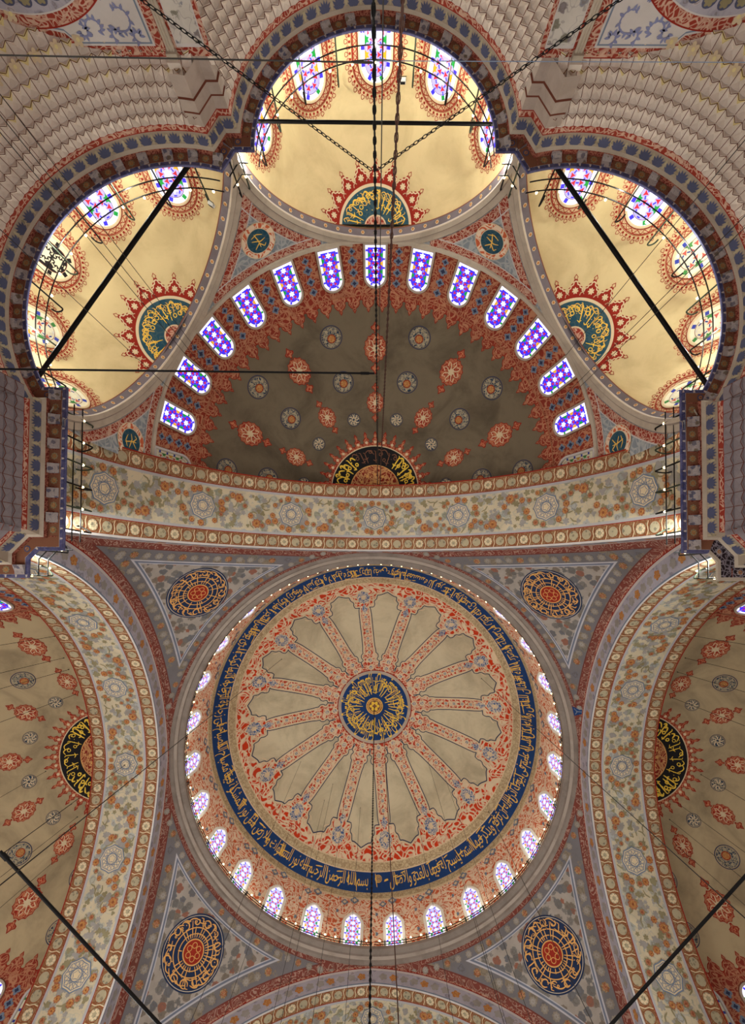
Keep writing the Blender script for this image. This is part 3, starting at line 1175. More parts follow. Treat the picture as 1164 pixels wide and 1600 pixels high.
M['pendentive'] = pend_material()
mb = MB()
zz = 20.25 + (30.13 - 20.25) * (np.linspace(0, 1, 90))
tt = np.linspace(-1, 1, 121)
P = np.zeros((90, 121, 3))
for i, z_ in enumerate(zz):
    u = float(arch_u(z_, AA + WF))
    hw = PI / 4 - math.atan2(u, Q)
    az = PI / 4 + tt * hw
    rr = float(pend_r(z_))
    P[i] = np.c_[rr * np.sin(az), -rr * np.cos(az), np.full(121, z_)]
mb.grid(P, M['pendentive'])
pend0 = mb.build('pendentive')
mb = MB()


def pend_frame(az, z_):
    r0 = float(pend_r(z_))
    sl = float(pend_r(z_ + .05) - pend_r(z_ - .05)) / .1
    k = math.hypot(1, sl)

    def fm(P, d):
        zq = z_ + P[:, 1] / k
        zq = np.minimum(zq, 30.13)
        rq = pend_r(zq) - d / k
        aq = az + P[:, 0] / r0
        return np.c_[rq * np.sin(aq), -rq * np.cos(aq), zq - d * (-sl) / k]
    return fm


for side in (-1, 1):
    z_ = 21.5
    i = 0
    while z_ < 29.0:
        rr = float(pend_r(z_))
        ya = Q - .56
        az = math.acos(min(1, ya / rr))
        az = az if side < 0 else PI / 2 - az
        if PI / 4 > az if side < 0 else az > PI / 4:
            rosette(mb, pend_frame(az, z_), .22, .02, M['orange_band'] if i % 4 == 0 else M['pend_disc'], M['flower_red'] if i % 4 == 0 else M['leaf'], 8)
        sl = abs(float(pend_r(z_ + .05) - pend_r(z_ - .05)) / .1)
        uu = math.sqrt(max(rr ** 2 - ya ** 2, .01))
        z_ += .62 / math.sqrt(1 + (rr * sl / uu) ** 2)
        i += 1
for i, az in enumerate(np.linspace(R_(8), R_(82), 25)):
    rosette(mb, pend_frame(az, 29.70), .19, .02, M['orange_band'] if i % 4 == 0 else M['pend_disc'], M['flower_red'] if i % 4 == 0 else M['leaf'], 8)
mb.build('painted_rosettes', pend0)


def pend_roundel(seed, parent, rot, scorched=False):
    fm = pend_frame(PI / 4, 27.94)
    mb = MB()
    Rr = 1.74
    blob(mb, fm, circle(Rr, 72), .022, M['navy_dark'], rings=6)
    ribbon(mb, fm, circle(Rr * .95, 72), .035, .03, M['moulding'], True)
    blob(mb, fm, circle(Rr * .345, 40), .034, M['tan_gold'], rings=2)
    blob(mb, fm, circle(Rr * .31, 40), .04, M['red_rim'], rings=2)
    o = mb.build('roundel', parent)
    tag(o, 'round dark blue panel with radiating gold script and red centre')
    mb = MB()
    g = random.Random(seed)
    for q, w in ((.47, .045), (.63, .05)):
        ribbon(mb, fm, circle(Rr * q, 64), w, .04, M['tan_gold'], True)
    for k in range(36):
        t = 2 * PI * (k + g.uniform(-.15, .15)) / 36
        a_, b_ = (.37, .84) if k % 3 == 1 else (.37, .66) if k % 3 else (.37, .5)
        if g.random() < .75:
            pen(mb, fm, cart([(t, Rr * a_), (t + .01, Rr * b_)], 4), .05, .042, M['tan_gold'])
    calligraphy(mb, fm, 0, 2 * PI, Rr * .60, Rr * .92, M['tan_gold'], seed, .055, .044, .36)
    for k in range(13):
        t = 2 * PI * (k + g.uniform(-.2, .2)) / 13
        c0 = Rr * g.uniform(.76, .82)
        rr = Rr * g.uniform(.07, .11)
        c = np.array([c0 * math.cos(t), c0 * math.sin(t)])
        a0_ = t + g.uniform(-.8, .8)
        q = np.linspace(a0_, a0_ + g.choice((3.6, 4.4, 5.4)), 14)
        pen(mb, fm, c + rr * np.c_[np.cos(q), np.sin(q)] * [1.15, 1.0], .065, .047, M['tan_gold'])
    for k in range(6):
        t = 2 * PI * k / 6
        c = Rr * .17
        ribbon(mb, fm, circle(Rr * .075, 12) + [c * math.cos(t), c * math.sin(t)], .03, .046, M['tan_gold'], True)
    mb.build('gold_lettering', o)


for i, (where, rz_) in enumerate((('upper right', 0), ('lower right', PI / 2), ('lower left', PI), ('upper left', -PI / 2))):
    o = pend0 if i == 0 else dup_tree(pend0)
    o.rotation_euler = (0, 0, rz_)
    tag(o, 'grey painted pendentive at the %s of the dome with a round blue panel' % where, 'pendentive', 'pendentives carrying the dome', 'structure')
PENDS = [o for o in COL.objects if o.name.startswith('pendentive')]
for i, o in enumerate(PENDS):
    pend_roundel(21 + i, o, 0)
mb = MB()
_f = pend_frame(R_(76.8), 29.75)
blob(mb, _f, [(-.30, .42), (.30, .42), (.10, -.25), (0, -.45), (-.10, -.25)], .03, M['navy'])
ribbon(mb, _f, [(-.18, .3), (.0, .12), (.18, .3)], .05, .036, M['grey_blue'])
ribbon(mb, _f, [(0, .2), (0, -.3)], .05, .036, M['grey_blue'])
tag(mb.build('tile_patch', pend0), 'small dark blue wedge-shaped patch')
# ---------------------------------------------------------------- half-domes
EX = {'top': dict(c=(0, -25.98, 17.94), R=5.011, az=0.0, tilt=R_(8.6)), 'left': dict(c=(-7.89, -21.14, 17.32), R=5.516, az=R_(-58.8), tilt=R_(12.7)),
      'right': dict(c=(7.89, -21.14, 17.32), R=5.516, az=R_(58.8), tilt=R_(12.7))}
EXDIR = {}
for k_, e in EX.items():
    ct, st = math.cos(e['tilt']), math.sin(e['tilt'])
    EXDIR[k_] = np.array([ct * math.sin(e['az']), -ct * math.cos(e['az']), -st])
    e['alpha'] = math.asin(e['R'] / SR)


def strip(mb, d0, d1, h0, h1, mat, az0=-91, az1=91, n=183):
    """ring strip between polar angles d0, d1 (degrees) with heights h0, h1 above the sphere"""
    az = np.radians(np.linspace(az0, az1, n))
    A = np.stack([(SR - h0) * dirv(az, R_(d0)), (SR - h1) * dirv(az, R_(d1))], 1)
    mb.grid(A, mat)


def semi_shell(holes):
    mb = MB()
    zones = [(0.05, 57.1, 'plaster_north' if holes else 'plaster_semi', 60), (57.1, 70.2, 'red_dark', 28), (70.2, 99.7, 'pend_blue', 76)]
    for p0, p1, m, n in zones:
        pol = np.radians(np.linspace(p0, p1, n))
        az = np.radians(np.linspace(-92, 92, 369 if holes and p0 > 60 else 139))
        D = dirv(az[None, :] * np.ones((n, 1)), pol[:, None] * np.ones((1, len(az))))
        keep = None
        if holes:
            C = (D[:-1, :-1] + D[1:, 1:]) / 2
            keep = np.ones(C.shape[:2], bool)
            for k_ in EX:
                keep &= (C @ EXDIR[k_]) < math.cos(EX[k_]['alpha'] + R_(.9))
        mb.grid(SR * D, M[m], keep=keep)
    return mb.build('half_dome')


def semi_decor(root, holes):
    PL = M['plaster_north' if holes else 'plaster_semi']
    # window-zone mouldings
    mb = MB()
    strip(mb, 70.0, 70.15, 0, .09, M['moulding'])
    strip(mb, 70.15, 70.9, .09, .07, M['moulding'])
    strip(mb, 70.9, 71.1, .07, 0, M['moulding'])
    strip(mb, 57.0, 57.25, .036, .036, M['fringe_line'])
    if not holes:
        strip(mb, 71.2, 73.0, .02, .02, M['red_scroll'])
        mb.build('mouldings', root)
    else:
        def small(mb, k_, a0, a1, h0, h1, mat, lim):
            A = EXDIR[k_]
            e1 = np.cross(A, (0, 0, 1.0))
            e1 /= np.linalg.norm(e1)
            e2 = np.cross(e1, A)
            ph = np.linspace(-R_(40), PI + R_(40), 260)
            P, Dm = [], []
            for al, h in ((a0, h0), (a1, h1)):
                al = EX[k_]['alpha'] + R_(al)
                D = math.cos(al) * A + math.sin(al) * (np.cos(ph)[:, None] * e1 + np.sin(ph)[:, None] * e2)
                P.append((SR - h) * D)
                Dm.append(D)
            Dc = (Dm[0] + Dm[1]) / 2
            Dc = (Dc[1:] + Dc[:-1]) / 2
            keep = np.degrees(np.arccos(Dc[:, 2])) > lim
            keep &= np.abs(np.degrees(np.arctan2(Dc[:, 0], -Dc[:, 1]))) < 92
            keep &= SR * Dc[:, 2] + SZ > 17.6
            for j_ in EX:
                if j_ != k_:
                    keep &= (Dc @ EXDIR[j_]) < math.cos(EX[j_]['alpha'] + R_(abs(a0) * .5))
            mb.grid(np.stack(P, 1), mat, keep=keep[:, None])
        for k_ in EX:
            small(mb, k_, 0, .0, -.3, .10, M['moulding'], 70.0)
            small(mb, k_, 0, 1.0, .10, .12, M['moulding'], 70.0)
            small(mb, k_, 1.0, 1.3, .12, .06, M['stone_grey'], 70.0)
            small(mb, k_, 1.3, 2.6, .06, .05, M['moulding'], 70.0)
            small(mb, k_, 2.6, 2.8, .05, 0, M['stone_grey'], 70.0)
            small(mb, k_, 2.9, 4.9, .02, .02, M['red_scroll'], 71.1)
            small(mb, k_, 4.9, 5.15, .024, .024, M['white_line'], 73.0)
        az = np.radians(np.linspace(-91, 91, 366))
        for p0, p1, h, m in ((71.2, 73.0, .022, 'red_scroll'), (73.0, 73.25, .026, 'white_line')):
            D = [dirv(az, R_(p0)), dirv(az, R_(p1))]
            Dc = (D[0][1:] + D[1][:-1]) / 2
            keep = np.ones(len(Dc), bool)
            for k_ in EX:
                keep &= (Dc @ EXDIR[k_]) < math.cos(EX[k_]['alpha'] + R_(2.8))
            mb.grid(np.stack([(SR - h) * D[0], (SR - h) * D[1]], 1), M[m], keep=keep[:, None])
        mb.build('mouldings', root)
        for az_ in (-88, -29, 29, 88):
            f = sph_map(dirv(R_(az_), R_(77.5)), (0, 0, 1), SR)
            mb = MB()
            blob(mb, f, circle(.80, 48), .03, M['cream_line'], rings=2)
            blob(mb, f, circle(.77, 48), .036, M['orange_drum'], rings=2)
            blob(mb, f, circle(.56, 48), .042, M['cream_line'], rings=2)
            blob(mb, f, circle(.53, 48), .048, M['teal'], rings=2)
            pen(mb, f, [(-.25, .3), (.0, .1), (.2, .32), (.3, .2)], .05, .056, M['gold'])
            pen(mb, f, [(-.3, -.1), (.1, .05), (.32, -.02)], .05, .056, M['gold'])
            pen(mb, f, [(-.1, -.35), (.0, .0), (.02, .3)], .05, .058, M['gold'])
            pen(mb, f, [(-.28, -.22), (0, -.32), (.25, -.2)], .045, .056, M['gold'])
            tag(mb.build('roundel', root), 'small round blue-green panel ringed with orange')
    # palmette fringe at the top of the window zone
    mb = MB()
    n = 38
    ogee = np.array([(-.38, 0), (-.38, .26), (-.27, .30), (-.30, .44), (-.20, .60), (-.08, .68), (-.09, .76), (0, .92), (.09, .76), (.08, .68), (.20, .60), (.30, .44), (.27, .30), (.38, .26), (.38, 0)])
    for k in range(n):
        az_ = R_(-91 + 182 * (k + .5) / n)
        f = sph_map(dirv(az_, R_(57.2)), (0, 0, 1), SR)
        blob(mb, f, ogee * [1.04, 1.0], .016, M['red_rim'], (0, .25))
        blob(mb, f, ogee * [.92, .9] + [0, .02], .022, M['fringe_line'], (0, .25))
        blob(mb, f, ogee * [.85, .86] + [0, .02], .028, M['red_dark'], (0, .25))
        f2 = sph_map(dirv(az_ + R_(91 / n), R_(57.2)), (0, 0, 1), SR)
        ribbon(mb, f2, [(-.1, .30), (-.04, .22), (.04, .22), (.1, .30)], .04, .03, M['red_rim'])
    mb.build('palmette_fringe', root)
    # quatrefoils between the windows
    mb = MB()
    for k in range(-7, 7):
        az_ = R_(12.857 * (k + .5))
        for pol, rr in ((68.2, .17), (65.8, .23), (62.9, .21), (60.2, .2)):
            for s in ((0,) if pol < 66 else (0,)):
                quatrefoil(mb, sph_map(dirv(az_, R_(pol)), (0, 0, 1), SR), rr, .02, M['grey_blue'], M['navy_line'])
    mb.build('painted_quatrefoils', root)
    # roundels and cartouches floating on the plaster
    protos = {}
    for az_, pol, rr in [(s * (17.5 + 35 * j), p, r0) for p, r0 in ((47.5, .62), (34.5, .61), (23.0, .39)) for j in (0, 1, 2) for s in (-1, 1)]:
        f = sph_map(dirv(R_(az_), R_(pol)), (0, 0, 1), SR)
        mb = MB()
        blob(mb, f, circle(rr, 48), .012, M['navy_line'], rings=2)
        blob(mb, f, circle(rr * .93, 48), .018, PL, rings=2)
        blob(mb, f, circle(rr * .86, 48), .024, M['blue_disc'], rings=2)
        g = shifted(f, 0, 0)
        if rr > .5:
            for k in range(9):
                t = 2 * PI * k / 9
                blob(mb, shifted(f, rr * .62 * math.cos(t), rr * .62 * math.sin(t), t), lobed(rr * .15, 3, .55), .03, M['pale_disc'])
            blob(mb, shifted(f, 0, rr * .12), circle(rr * .40, 32), .03, PL)
            blob(mb, shifted(f, 0, rr * .12), circle(rr * .37, 32), .034, M['red_rim'])
            blob(mb, shifted(f, 0, rr * .12), lobed(rr * .31, 8, .12), .04, M['flower'])
        else:
            for k in range(8):
                t = 2 * PI * k / 8
                ribbon(mb, f, [(rr * .2 * math.cos(t), rr * .2 * math.sin(t)), (rr * .5 * math.cos(t + .3), rr * .5 * math.sin(t + .3)), (rr * .78 * math.cos(t), rr * .78 * math.sin(t))], .05, .03, M['cream_line'])
        mb.build('painted_roundel', root)
    for az_, pol, sc in [(az, p, s) for p, s in ((42.8, 1.0), (27.2, .80)) for az in (-70, -35, 0, 35, 70)]:
        f = shifted(sph_map(dirv(R_(az_), R_(pol)), (0, 0, 1), SR), 0, 0, 0, sc)
        mb = MB()
        t = np.linspace(0, 2 * PI, 112, endpoint=False)
        body = lambda k: np.c_[k * .66 * np.cos(t), k * .80 * np.sin(t)] * (1 - .09 * np.abs(np.sin(7 * t)))[:, None]
        blob(mb, f, body(1.0), .012, M['red_rim'], rings=2)
        blob(mb, f, body(.95), .018, M['red_cart'], rings=2)
        ribbon(mb, f, body(.88), .035, .024, M['fringe_line'], True)
        for k in range(8):
            tk = 2 * PI * k / 8
            ribbon(mb, f, [(.12 * math.cos(tk), .14 * math.sin(tk)), (.36 * math.cos(tk + .25), .44 * math.sin(tk + .25)), (.5 * math.cos(tk), .6 * math.sin(tk)), (.34 * math.cos(tk - .3), .42 * math.sin(tk - .3))], .05, .03, M['cream_line'])
        blob(mb, f, lobed(.2, 6, .35), .034, M['cream_line'])
        for s in (-1, 1):
            tip = np.array([(-.05, .78), (-.08, .92), (-.24, 1.0), (-.26, 1.12), (-.13, 1.2), (0, 1.42), (.13, 1.2), (.26, 1.12), (.24, 1.0), (.08, .92), (.05, .78)]) * [1, s]
            c = np.array([0, 1.08 * s])
            blob(mb, f, tip, .012, M['red_rim'], c)
            blob(mb, f, c + (tip - c) * .74, .018, M['fringe_line'], c)
            blob(mb, f, c + (tip - c) * .62, .024, M['red_cart'], c)
        mb.build('painted_cartouche', root)
    # crown medallion
    f = sph_map((0, 0, 1), (0, 1, 0), SR)
    mb = MB()
    n = 34
    for k in range(n):
        t = 2 * PI * (k + .5) / n
        if math.sin(t) < .12:
            pal = np.array([(-.26, -.1), (-.27, .14), (-.15, .22), (-.2, .36), (-.07, .50), (-.06, .6), (-.1, .68), (0, .86), (.1, .68), (.06, .6), (.07, .50), (.2, .36), (.15, .22), (.27, .14), (.26, -.1)])
            g = shifted(f, 2.72 * math.cos(t), 2.72 * math.sin(t), t - PI / 2)
            blob(mb, g, pal, .012, M['red_rim'], (0, .2))
            blob(mb, g, pal * [.84, .86], .018, M['fringe_line'], (0, .2))
            blob(mb, g, pal * [.74, .78], .024, M['red_cart'], (0, .2))
            blob(mb, shifted(g, 0, .2), lobed(.1, 6, .4), .03, M['cream_line'])
    blob(mb, f, circle(2.76, 80), .034, M['red_cart'], rings=5)
    blob(mb, f, circle(2.72, 80), .04, M['cream_line'], rings=5)
    blob(mb, f, circle(2.66, 80), .046, M['black_ground'], rings=5)
    blob(mb, f, circle(1.54, 60), .052, M['tan_gold'], rings=3)
    blob(mb, f, circle(1.49, 60), .058, M['dark_red_disc'], rings=3)
    o = tag(mb.build('crown_medallion', root), 'half-hidden black and gold medallion fringed with red palmettes')
    mb = MB()
    for rr in (.5, .95):
        for k in range(12):
            t = 2 * PI * k / 12
            blob(mb, shifted(f, rr * math.cos(t), rr * math.sin(t)), star(.13, 6, .5), .066, M['tan_gold'])
    m_ = M['gold_bright']
    calligraphy(mb, f, PI + .1, PI + .95, 1.58, 2.6, m_, 31, .08, .056, 1.25)
    calligraphy(mb, f, 2 * PI - .95, 2 * PI - .1, 1.58, 2.6, m_, 32, .08, .056, 1.25)
    calligraphy(mb, f, PI + .95, 2 * PI - .95, 1.58, 2.6, M['coffer'] if holes else m_, 33, .05, .056, 1.0)
    mb.build('gold_lettering', o)


def semi_window(az_, pal, frame='moulding'):
    f = sph_map(dirv(0.0, R_(69.7)), (0, 0, 1), SR)
    return make_window(f, .97, 2.0, pal, False, .10, .08, .13, frame, wname())


def blind_window(az_):
    f = sph_map(dirv(0.0, R_(69.7)), (0, 0, 1), SR)
    return make_window(f, .97, 2.0, UNLIT, False, .12, .08, .13, 'white_line', wname())


SEMIS = {}
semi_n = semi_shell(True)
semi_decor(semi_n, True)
semi_n.location = SEMI['north'][0]
semi_w = semi_shell(False)
semi_decor(semi_w, False)
semi_w.location = SEMI['west'][0]
semi_w.rotation_euler = (0, 0, SEMI['west'][1])
semi_e = dup_tree(semi_w, SEMI['east'][0], SEMI['east'][1])
semi_s = dup(semi_w)
semi_s.location = SEMI['south'][0]
semi_s.rotation_euler = (0, 0, SEMI['south'][1])
for o, lab in ((semi_n, 'dark half-dome above the three exedrae with thirteen glowing windows'), (semi_w, 'half-dome at the left edge beyond the left great arch'),
               (semi_e, 'half-dome at the right edge beyond the right great arch'), (semi_s, 'plain half-dome beyond the bottom arch, hidden from view')):
    tag(o, lab, 'half-dome', 'half-domes round the main dome', 'structure')

wp = semi_window(0, GLASS)
for k in range(-6, 7):
    o = wp if k == -6 else dup_tree(wp)
    if k > -6:
        o.name = wname()
    o.location = SEMI['north'][0]
    o.rotation_euler = (0, 0, R_(12.857 * k))
    lab = 'round-topped stained-glass window of the dark half-dome, %s' % ('the middle one at its top' if k == 0 else '%s %s of the middle one' % (CARD[abs(k) - 1], 'left' if k < 0 else 'right'))
    tag(o, lab, 'window', 'stained-glass windows of the dark half-dome', 'structure')
bw_ = blind_window(0)
for i, (s, az_, lab) in enumerate((('north', -90, 'pale unlit window half sunk behind the arch at the left end of the dark half-dome'), ('north', 90, 'plain grey-paned window half sunk behind the arch at the right end of the dark half-dome'),
                                  ('west', -90, 'unlit white window cut by the left arch at the bottom left corner'), ('east', 90, 'unlit white window cut by the right arch at the bottom right corner'))):
    o = bw_ if i == 0 else dup_tree(bw_)
    if i:
        o.name = wname()
    o.location = SEMI[s][0]
    o.rotation_euler = (0, 0, SEMI[s][1] + R_(az_))
    tag(o, lab, 'window', 'unlit windows at the ends of the half-domes', 'structure')
for s, ks, nm in (('west', (6, -6), 'left'), ('east', (-6, 6), 'right')):
    for k in ks:
        o = dup_tree(wp)
        o.name = wname()
        o.location = SEMI[s][0]
        o.rotation_euler = (0, 0, SEMI[s][1] + R_(12.857 * k))
        up = (k > 0) == (s == 'west')
        tag(o, 'tip of a stained-glass window in the %s half-dome, at the %s %s edge' % (nm, 'upper' if up else 'lower', nm), 'window', None, 'structure')


# ---------------------------------------------------------------- exedrae
def build_exedra(key, seed):
    e = EX[key]
    R = e['R']
    RS = R + .19
    ct, st = math.cos(e['tilt']), math.sin(e['tilt'])
    nrm = np.array([0, -ct, -st])
    wv = np.array([0, -st, ct])
    mb = MB()
    pol = np.radians(np.linspace(.2, 90 - math.degrees(math.asin((17.55 - e['c'][2]) / RS)), 60))
    az = np.radians(np.linspace(-100, 100, 150))
    D = dirv(az[None] * np.ones((60, 1)), pol[:, None] * np.ones((1, 150)))
    C = (D[:-1, :-1] + D[1:, 1:]) / 2
    mb.grid(RS * D, M['plaster_exedra'], keep=(C @ nrm) * RS > .22)
    root = mb.build('exedra')
    # arch soffit of the opening
    p0_ = math.asin(max(-1, (17.58 - e['c'][2]) / R / ct))
    ph = np.linspace(p0_, PI - p0_, 120)
    rim = lambda r, k: r * (np.cos(ph)[:, None] * np.array([1.0, 0, 0]) + np.sin(ph)[:, None] * wv) + k * nrm
    mb = MB()
    for k0, k1, m in ((-.06, .02, 'white_line'), (.02, .32, 'slate'), (.32, .36, 'muqarnas_line')):
        mb.grid(np.stack([rim(R, k0), rim(R, k1)], 1), M[m])
    mb.grid(np.stack([rim(R, .36), rim(RS + .05, .36)], 1), M['moulding'])
    for i in range(1, 28):
        t = ph[0] + (ph[-1] - ph[0]) * i / 28
        c = (R - .012) * (math.cos(t) * np.array([1.0, 0, 0]) + math.sin(t) * wv) + .17 * nrm
        tg = -math.sin(t) * np.array([1.0, 0, 0]) + math.cos(t) * wv
        f = plane_map(c, tg, nrm, -(c - .17 * nrm) / R)
        blob(mb, f, lobed(.085, 6, .2), 0, M['cream_line'])
        blob(mb, f, lobed(.06, 6, .2), .005, M['flower'])
    mb.build('arch_soffit', root)
    # crown medallion, half a disc on the rim
    al = R_(5.3 if key == 'top' else 2.6)
    f = sph_map(math.cos(al) * wv + math.sin(al) * nrm, nrm, RS)
    mb = MB()
    n = 9
    lobe = [(-.5, 1.98), (-.44, 2.0), (-.40, 2.13), (-.28, 2.16), (-.24, 2.26), (-.12, 2.31), (-.09, 2.42), (-.05, 2.44)]
    lobe += [(0, 2.46)] + [(-x, y) for x, y in lobe[::-1]]
    th, rr = [], []
    for k in range(n):
        for x, y in lobe[:-1] if k < n - 1 else lobe:
            th.append(PI * (k + .5 + x) / n)
            rr.append(y)
    th, rr = np.array(th), np.array(rr)
    edge = lambda s: np.c_[(1.7 + (rr - 1.7) * s) * np.cos(th), (1.7 + (rr - 1.7) * s) * np.sin(th)]
    band(mb, f, edge(0), edge(1), .012, M['red_line'], False, 2)
    ribbon(mb, f, edge(.86), .05, .02, M['cream_line'])
    for k in range(n):
        t = PI * (k + .5) / n
        g = shifted(f, 2.50 * math.cos(t), 2.50 * math.sin(t), t)
        blob(mb, g, star(.13, 2, .75), .022, M['red_line'])
        blob(mb, g, star(.085, 2, .75), .026, M['plaster_exedra'])
        g = shifted(f, 1.98 * math.cos(t), 1.98 * math.sin(t), t)
        blob(mb, g, lobed(.14, 7, .45), .024, M['cream_line'])
        for s in (-1, 1):
            t2 = t + s * PI / n * .5
            ribbon(mb, shifted(f, 1.84 * math.cos(t2), 1.84 * math.sin(t2), t2), [(-.06, -.12), (.05, -.08), (.07, .02), (.0, .06)], .035, .024, M['cream_line'])
    def half(r, nn=40):
        t = np.linspace(0, PI, nn)
        return np.c_[r * np.cos(t), r * np.sin(t)]
    for r_, d, m in ((1.74, .034, 'red_line'), (1.70, .04, 'cream_line'), (1.58, .046, 'teal')):
        blob(mb, f, half(r_), d, M[m], (0, .02), 4)
    for r_, d, m in ((.52, .052, 'cream_line'), (.46, .058, 'red_scroll')):
        blob(mb, f, half(r_, 24), d, M[m], (0, .02), 2)
    o = tag(mb.build('crown_medallion', root), 'half-round blue-green medallion with gold script and a red spiked border')
    mb = MB()
    calligraphy(mb, f, .06, PI - .06, .56, 1.5, M['gold_bright'], seed, .042, .056, 1.1)
    calligraphy(mb, f, .1, PI - .1, .9, 1.52, M['gold'], seed + 9, .036, .058, .9)
    mb.build('gold_lettering', o)
    root.location = e['c']
    root.rotation_euler = (0, 0, e['az'])
    return root


def exedra_window(key, az_, pal):
    e = EX[key]
    RS = e['R'] + .19
    sc = RS / 5.2
    f = sph_map(dirv(0.0, R_(90 - (1.0 if key == 'top' else 6.0))), (0, 0, 1), RS)
    w, L = 1.18 * sc, (1.90 if key == 'top' else 2.42)
    root = make_window(f, w, L, pal, False, .09, .05, .15, 'cream_line', wname())
    mb = MB()
    for o_, wd in ((.13, .025), (.30, .035), (.34, .02)):
        ribbon(mb, f, win_outline(w, L, o_, False, 30)[1:-1], wd, .014, M['red_line'])
    q = resample(win_outline(w, L, .215, False, 30), 260)
    t = np.arange(260)
    nn = np.gradient(q, axis=0)
    nn = np.c_[-nn[:, 1], nn[:, 0]] / (np.linalg.norm(nn, axis=1)[:, None] + 1e-9)
    ribbon(mb, f, q + nn * (.055 * np.sin(t * .55))[:, None], .03, .014, M['red_line'])
    ribbon(mb, f, q - nn * (.055 * np.sin(t * .55))[:, None], .02, .016, M['red_scroll'])
    q = win_outline(w, L, .42, False, 30)
    per = np.linalg.norm(np.diff(q, axis=0), axis=1).sum()
    n = int(per / .17)
    q2, q3 = resample(win_outline(w, L, .42, False, 30), n), resample(win_outline(w, L, .56, False, 30), n)
    for i in range(n):
        blob(mb, shifted(f, *q2[i]), circle(.048, 8), .014, M['red_line'])
        if i % 2 == 0 and i + 1 < n:
            c = q3[i]
            ribbon(mb, shifted(f, *c), lobed(.075, 3, .25), .022, .014, M['red_line'], True)
        else:
            ribbon(mb, shifted(f, *(q2[i] * .45 + q3[i] * .55)), circle(.055, 10), .02, .014, M['red_line'], True)
    ribbon(mb, f, win_outline(w, L, .50, False, 30)[1:-1], .018, .013, M['red_scroll'])
    mb.build('painted_border', root)
    root.location = e['c']
    return root


EXL = {'top': 'top', 'left': 'left', 'right': 'right'}
for i, key in enumerate(EX):
    o = build_exedra(key, 50 + i)
    tag(o, {'top': 'cream exedra at the top centre behind the crossing chains', 'left': 'cream exedra at the upper left behind a black tie rod',
            'right': 'cream exedra at the upper right behind a black tie rod'}[key], 'exedra', 'exedrae of the upper half-dome', 'structure')
    kinds = {'top': (0, 0, 0, 0, 0), 'left': (1, 1, 2, 0, 0), 'right': (0, 0, 1, 1, 1)}[key]
    protos = {}
    for j, (az_, kd) in enumerate(zip({'top': (-64, -31, 0, 31, 64), 'left': (-70, -38, -7, 24, 57), 'right': (-58, -26, 4, 36, 68)}[key], kinds)):
        if kd not in protos:
            w_ = exedra_window(key, az_, (GLASS_E, UNLIT, GRILLE)[kd])
            protos[kd] = w_
        else:
            w_ = dup_tree(protos[kd])
            w_.name = wname()
        w_.rotation_euler = (0, 0, EX[key]['az'] + R_(az_))
        what = ('glowing stained-glass window', 'unlit pale window with blue glass squares', 'white grille window with dark holes')[kd]
        if key == 'top':
            lab = '%s of the top exedra, %s' % (what, ('leftmost, cut by the cornice', 'second from the left', 'in the middle behind the chain', 'second from the right', 'rightmost, cut by the cornice')[j])
        elif key == 'left':
            lab = '%s of the left exedra, %s' % (what, ('lowest by the pier', 'second from the bottom', 'in the middle', 'second from the top', 'topmost behind the rod')[j])
        else:
            lab = '%s of the right exedra, %s' % (what, ('topmost behind the rod', 'second from the top', 'in the middle', 'second from the bottom', 'lowest by the pier')[j])
        tag(w_, lab, 'window', 'windows of the three exedrae', 'structure')
# ---------------------------------------------------------------- bracketed cornice with its walkway
C1, R1, C2, R2 = np.array([-6.90, -20.0]), 5.30, np.array([0.0, -26.03]), 4.27


def line_hit(p, d, q, e):
    A = np.array([[d[0], -e[0]], [d[1], -e[1]]])
    t = np.linalg.solve(A, np.asarray(q) - np.asarray(p))
    return np.asarray(p) + t[0] * np.asarray(d)


def circ_hit(p, d, c, R, far=True):
    p, d = np.asarray(p, float) - c, np.asarray(d, float) / np.linalg.norm(d)
    b = p @ d
    D = max(b * b - (p @ p - R * R), 0)
    return p + d * (-b + (1 if far else -1) * math.sqrt(D)) + c


SEGN = [('return', 40), ('turn', 4), ('chamfer', 5), ('nib', 4), ('pier', 60), ('back', 6), ('side_arc', 170), ('slant', 8), ('nose', 8), ('top_arc', 70)]


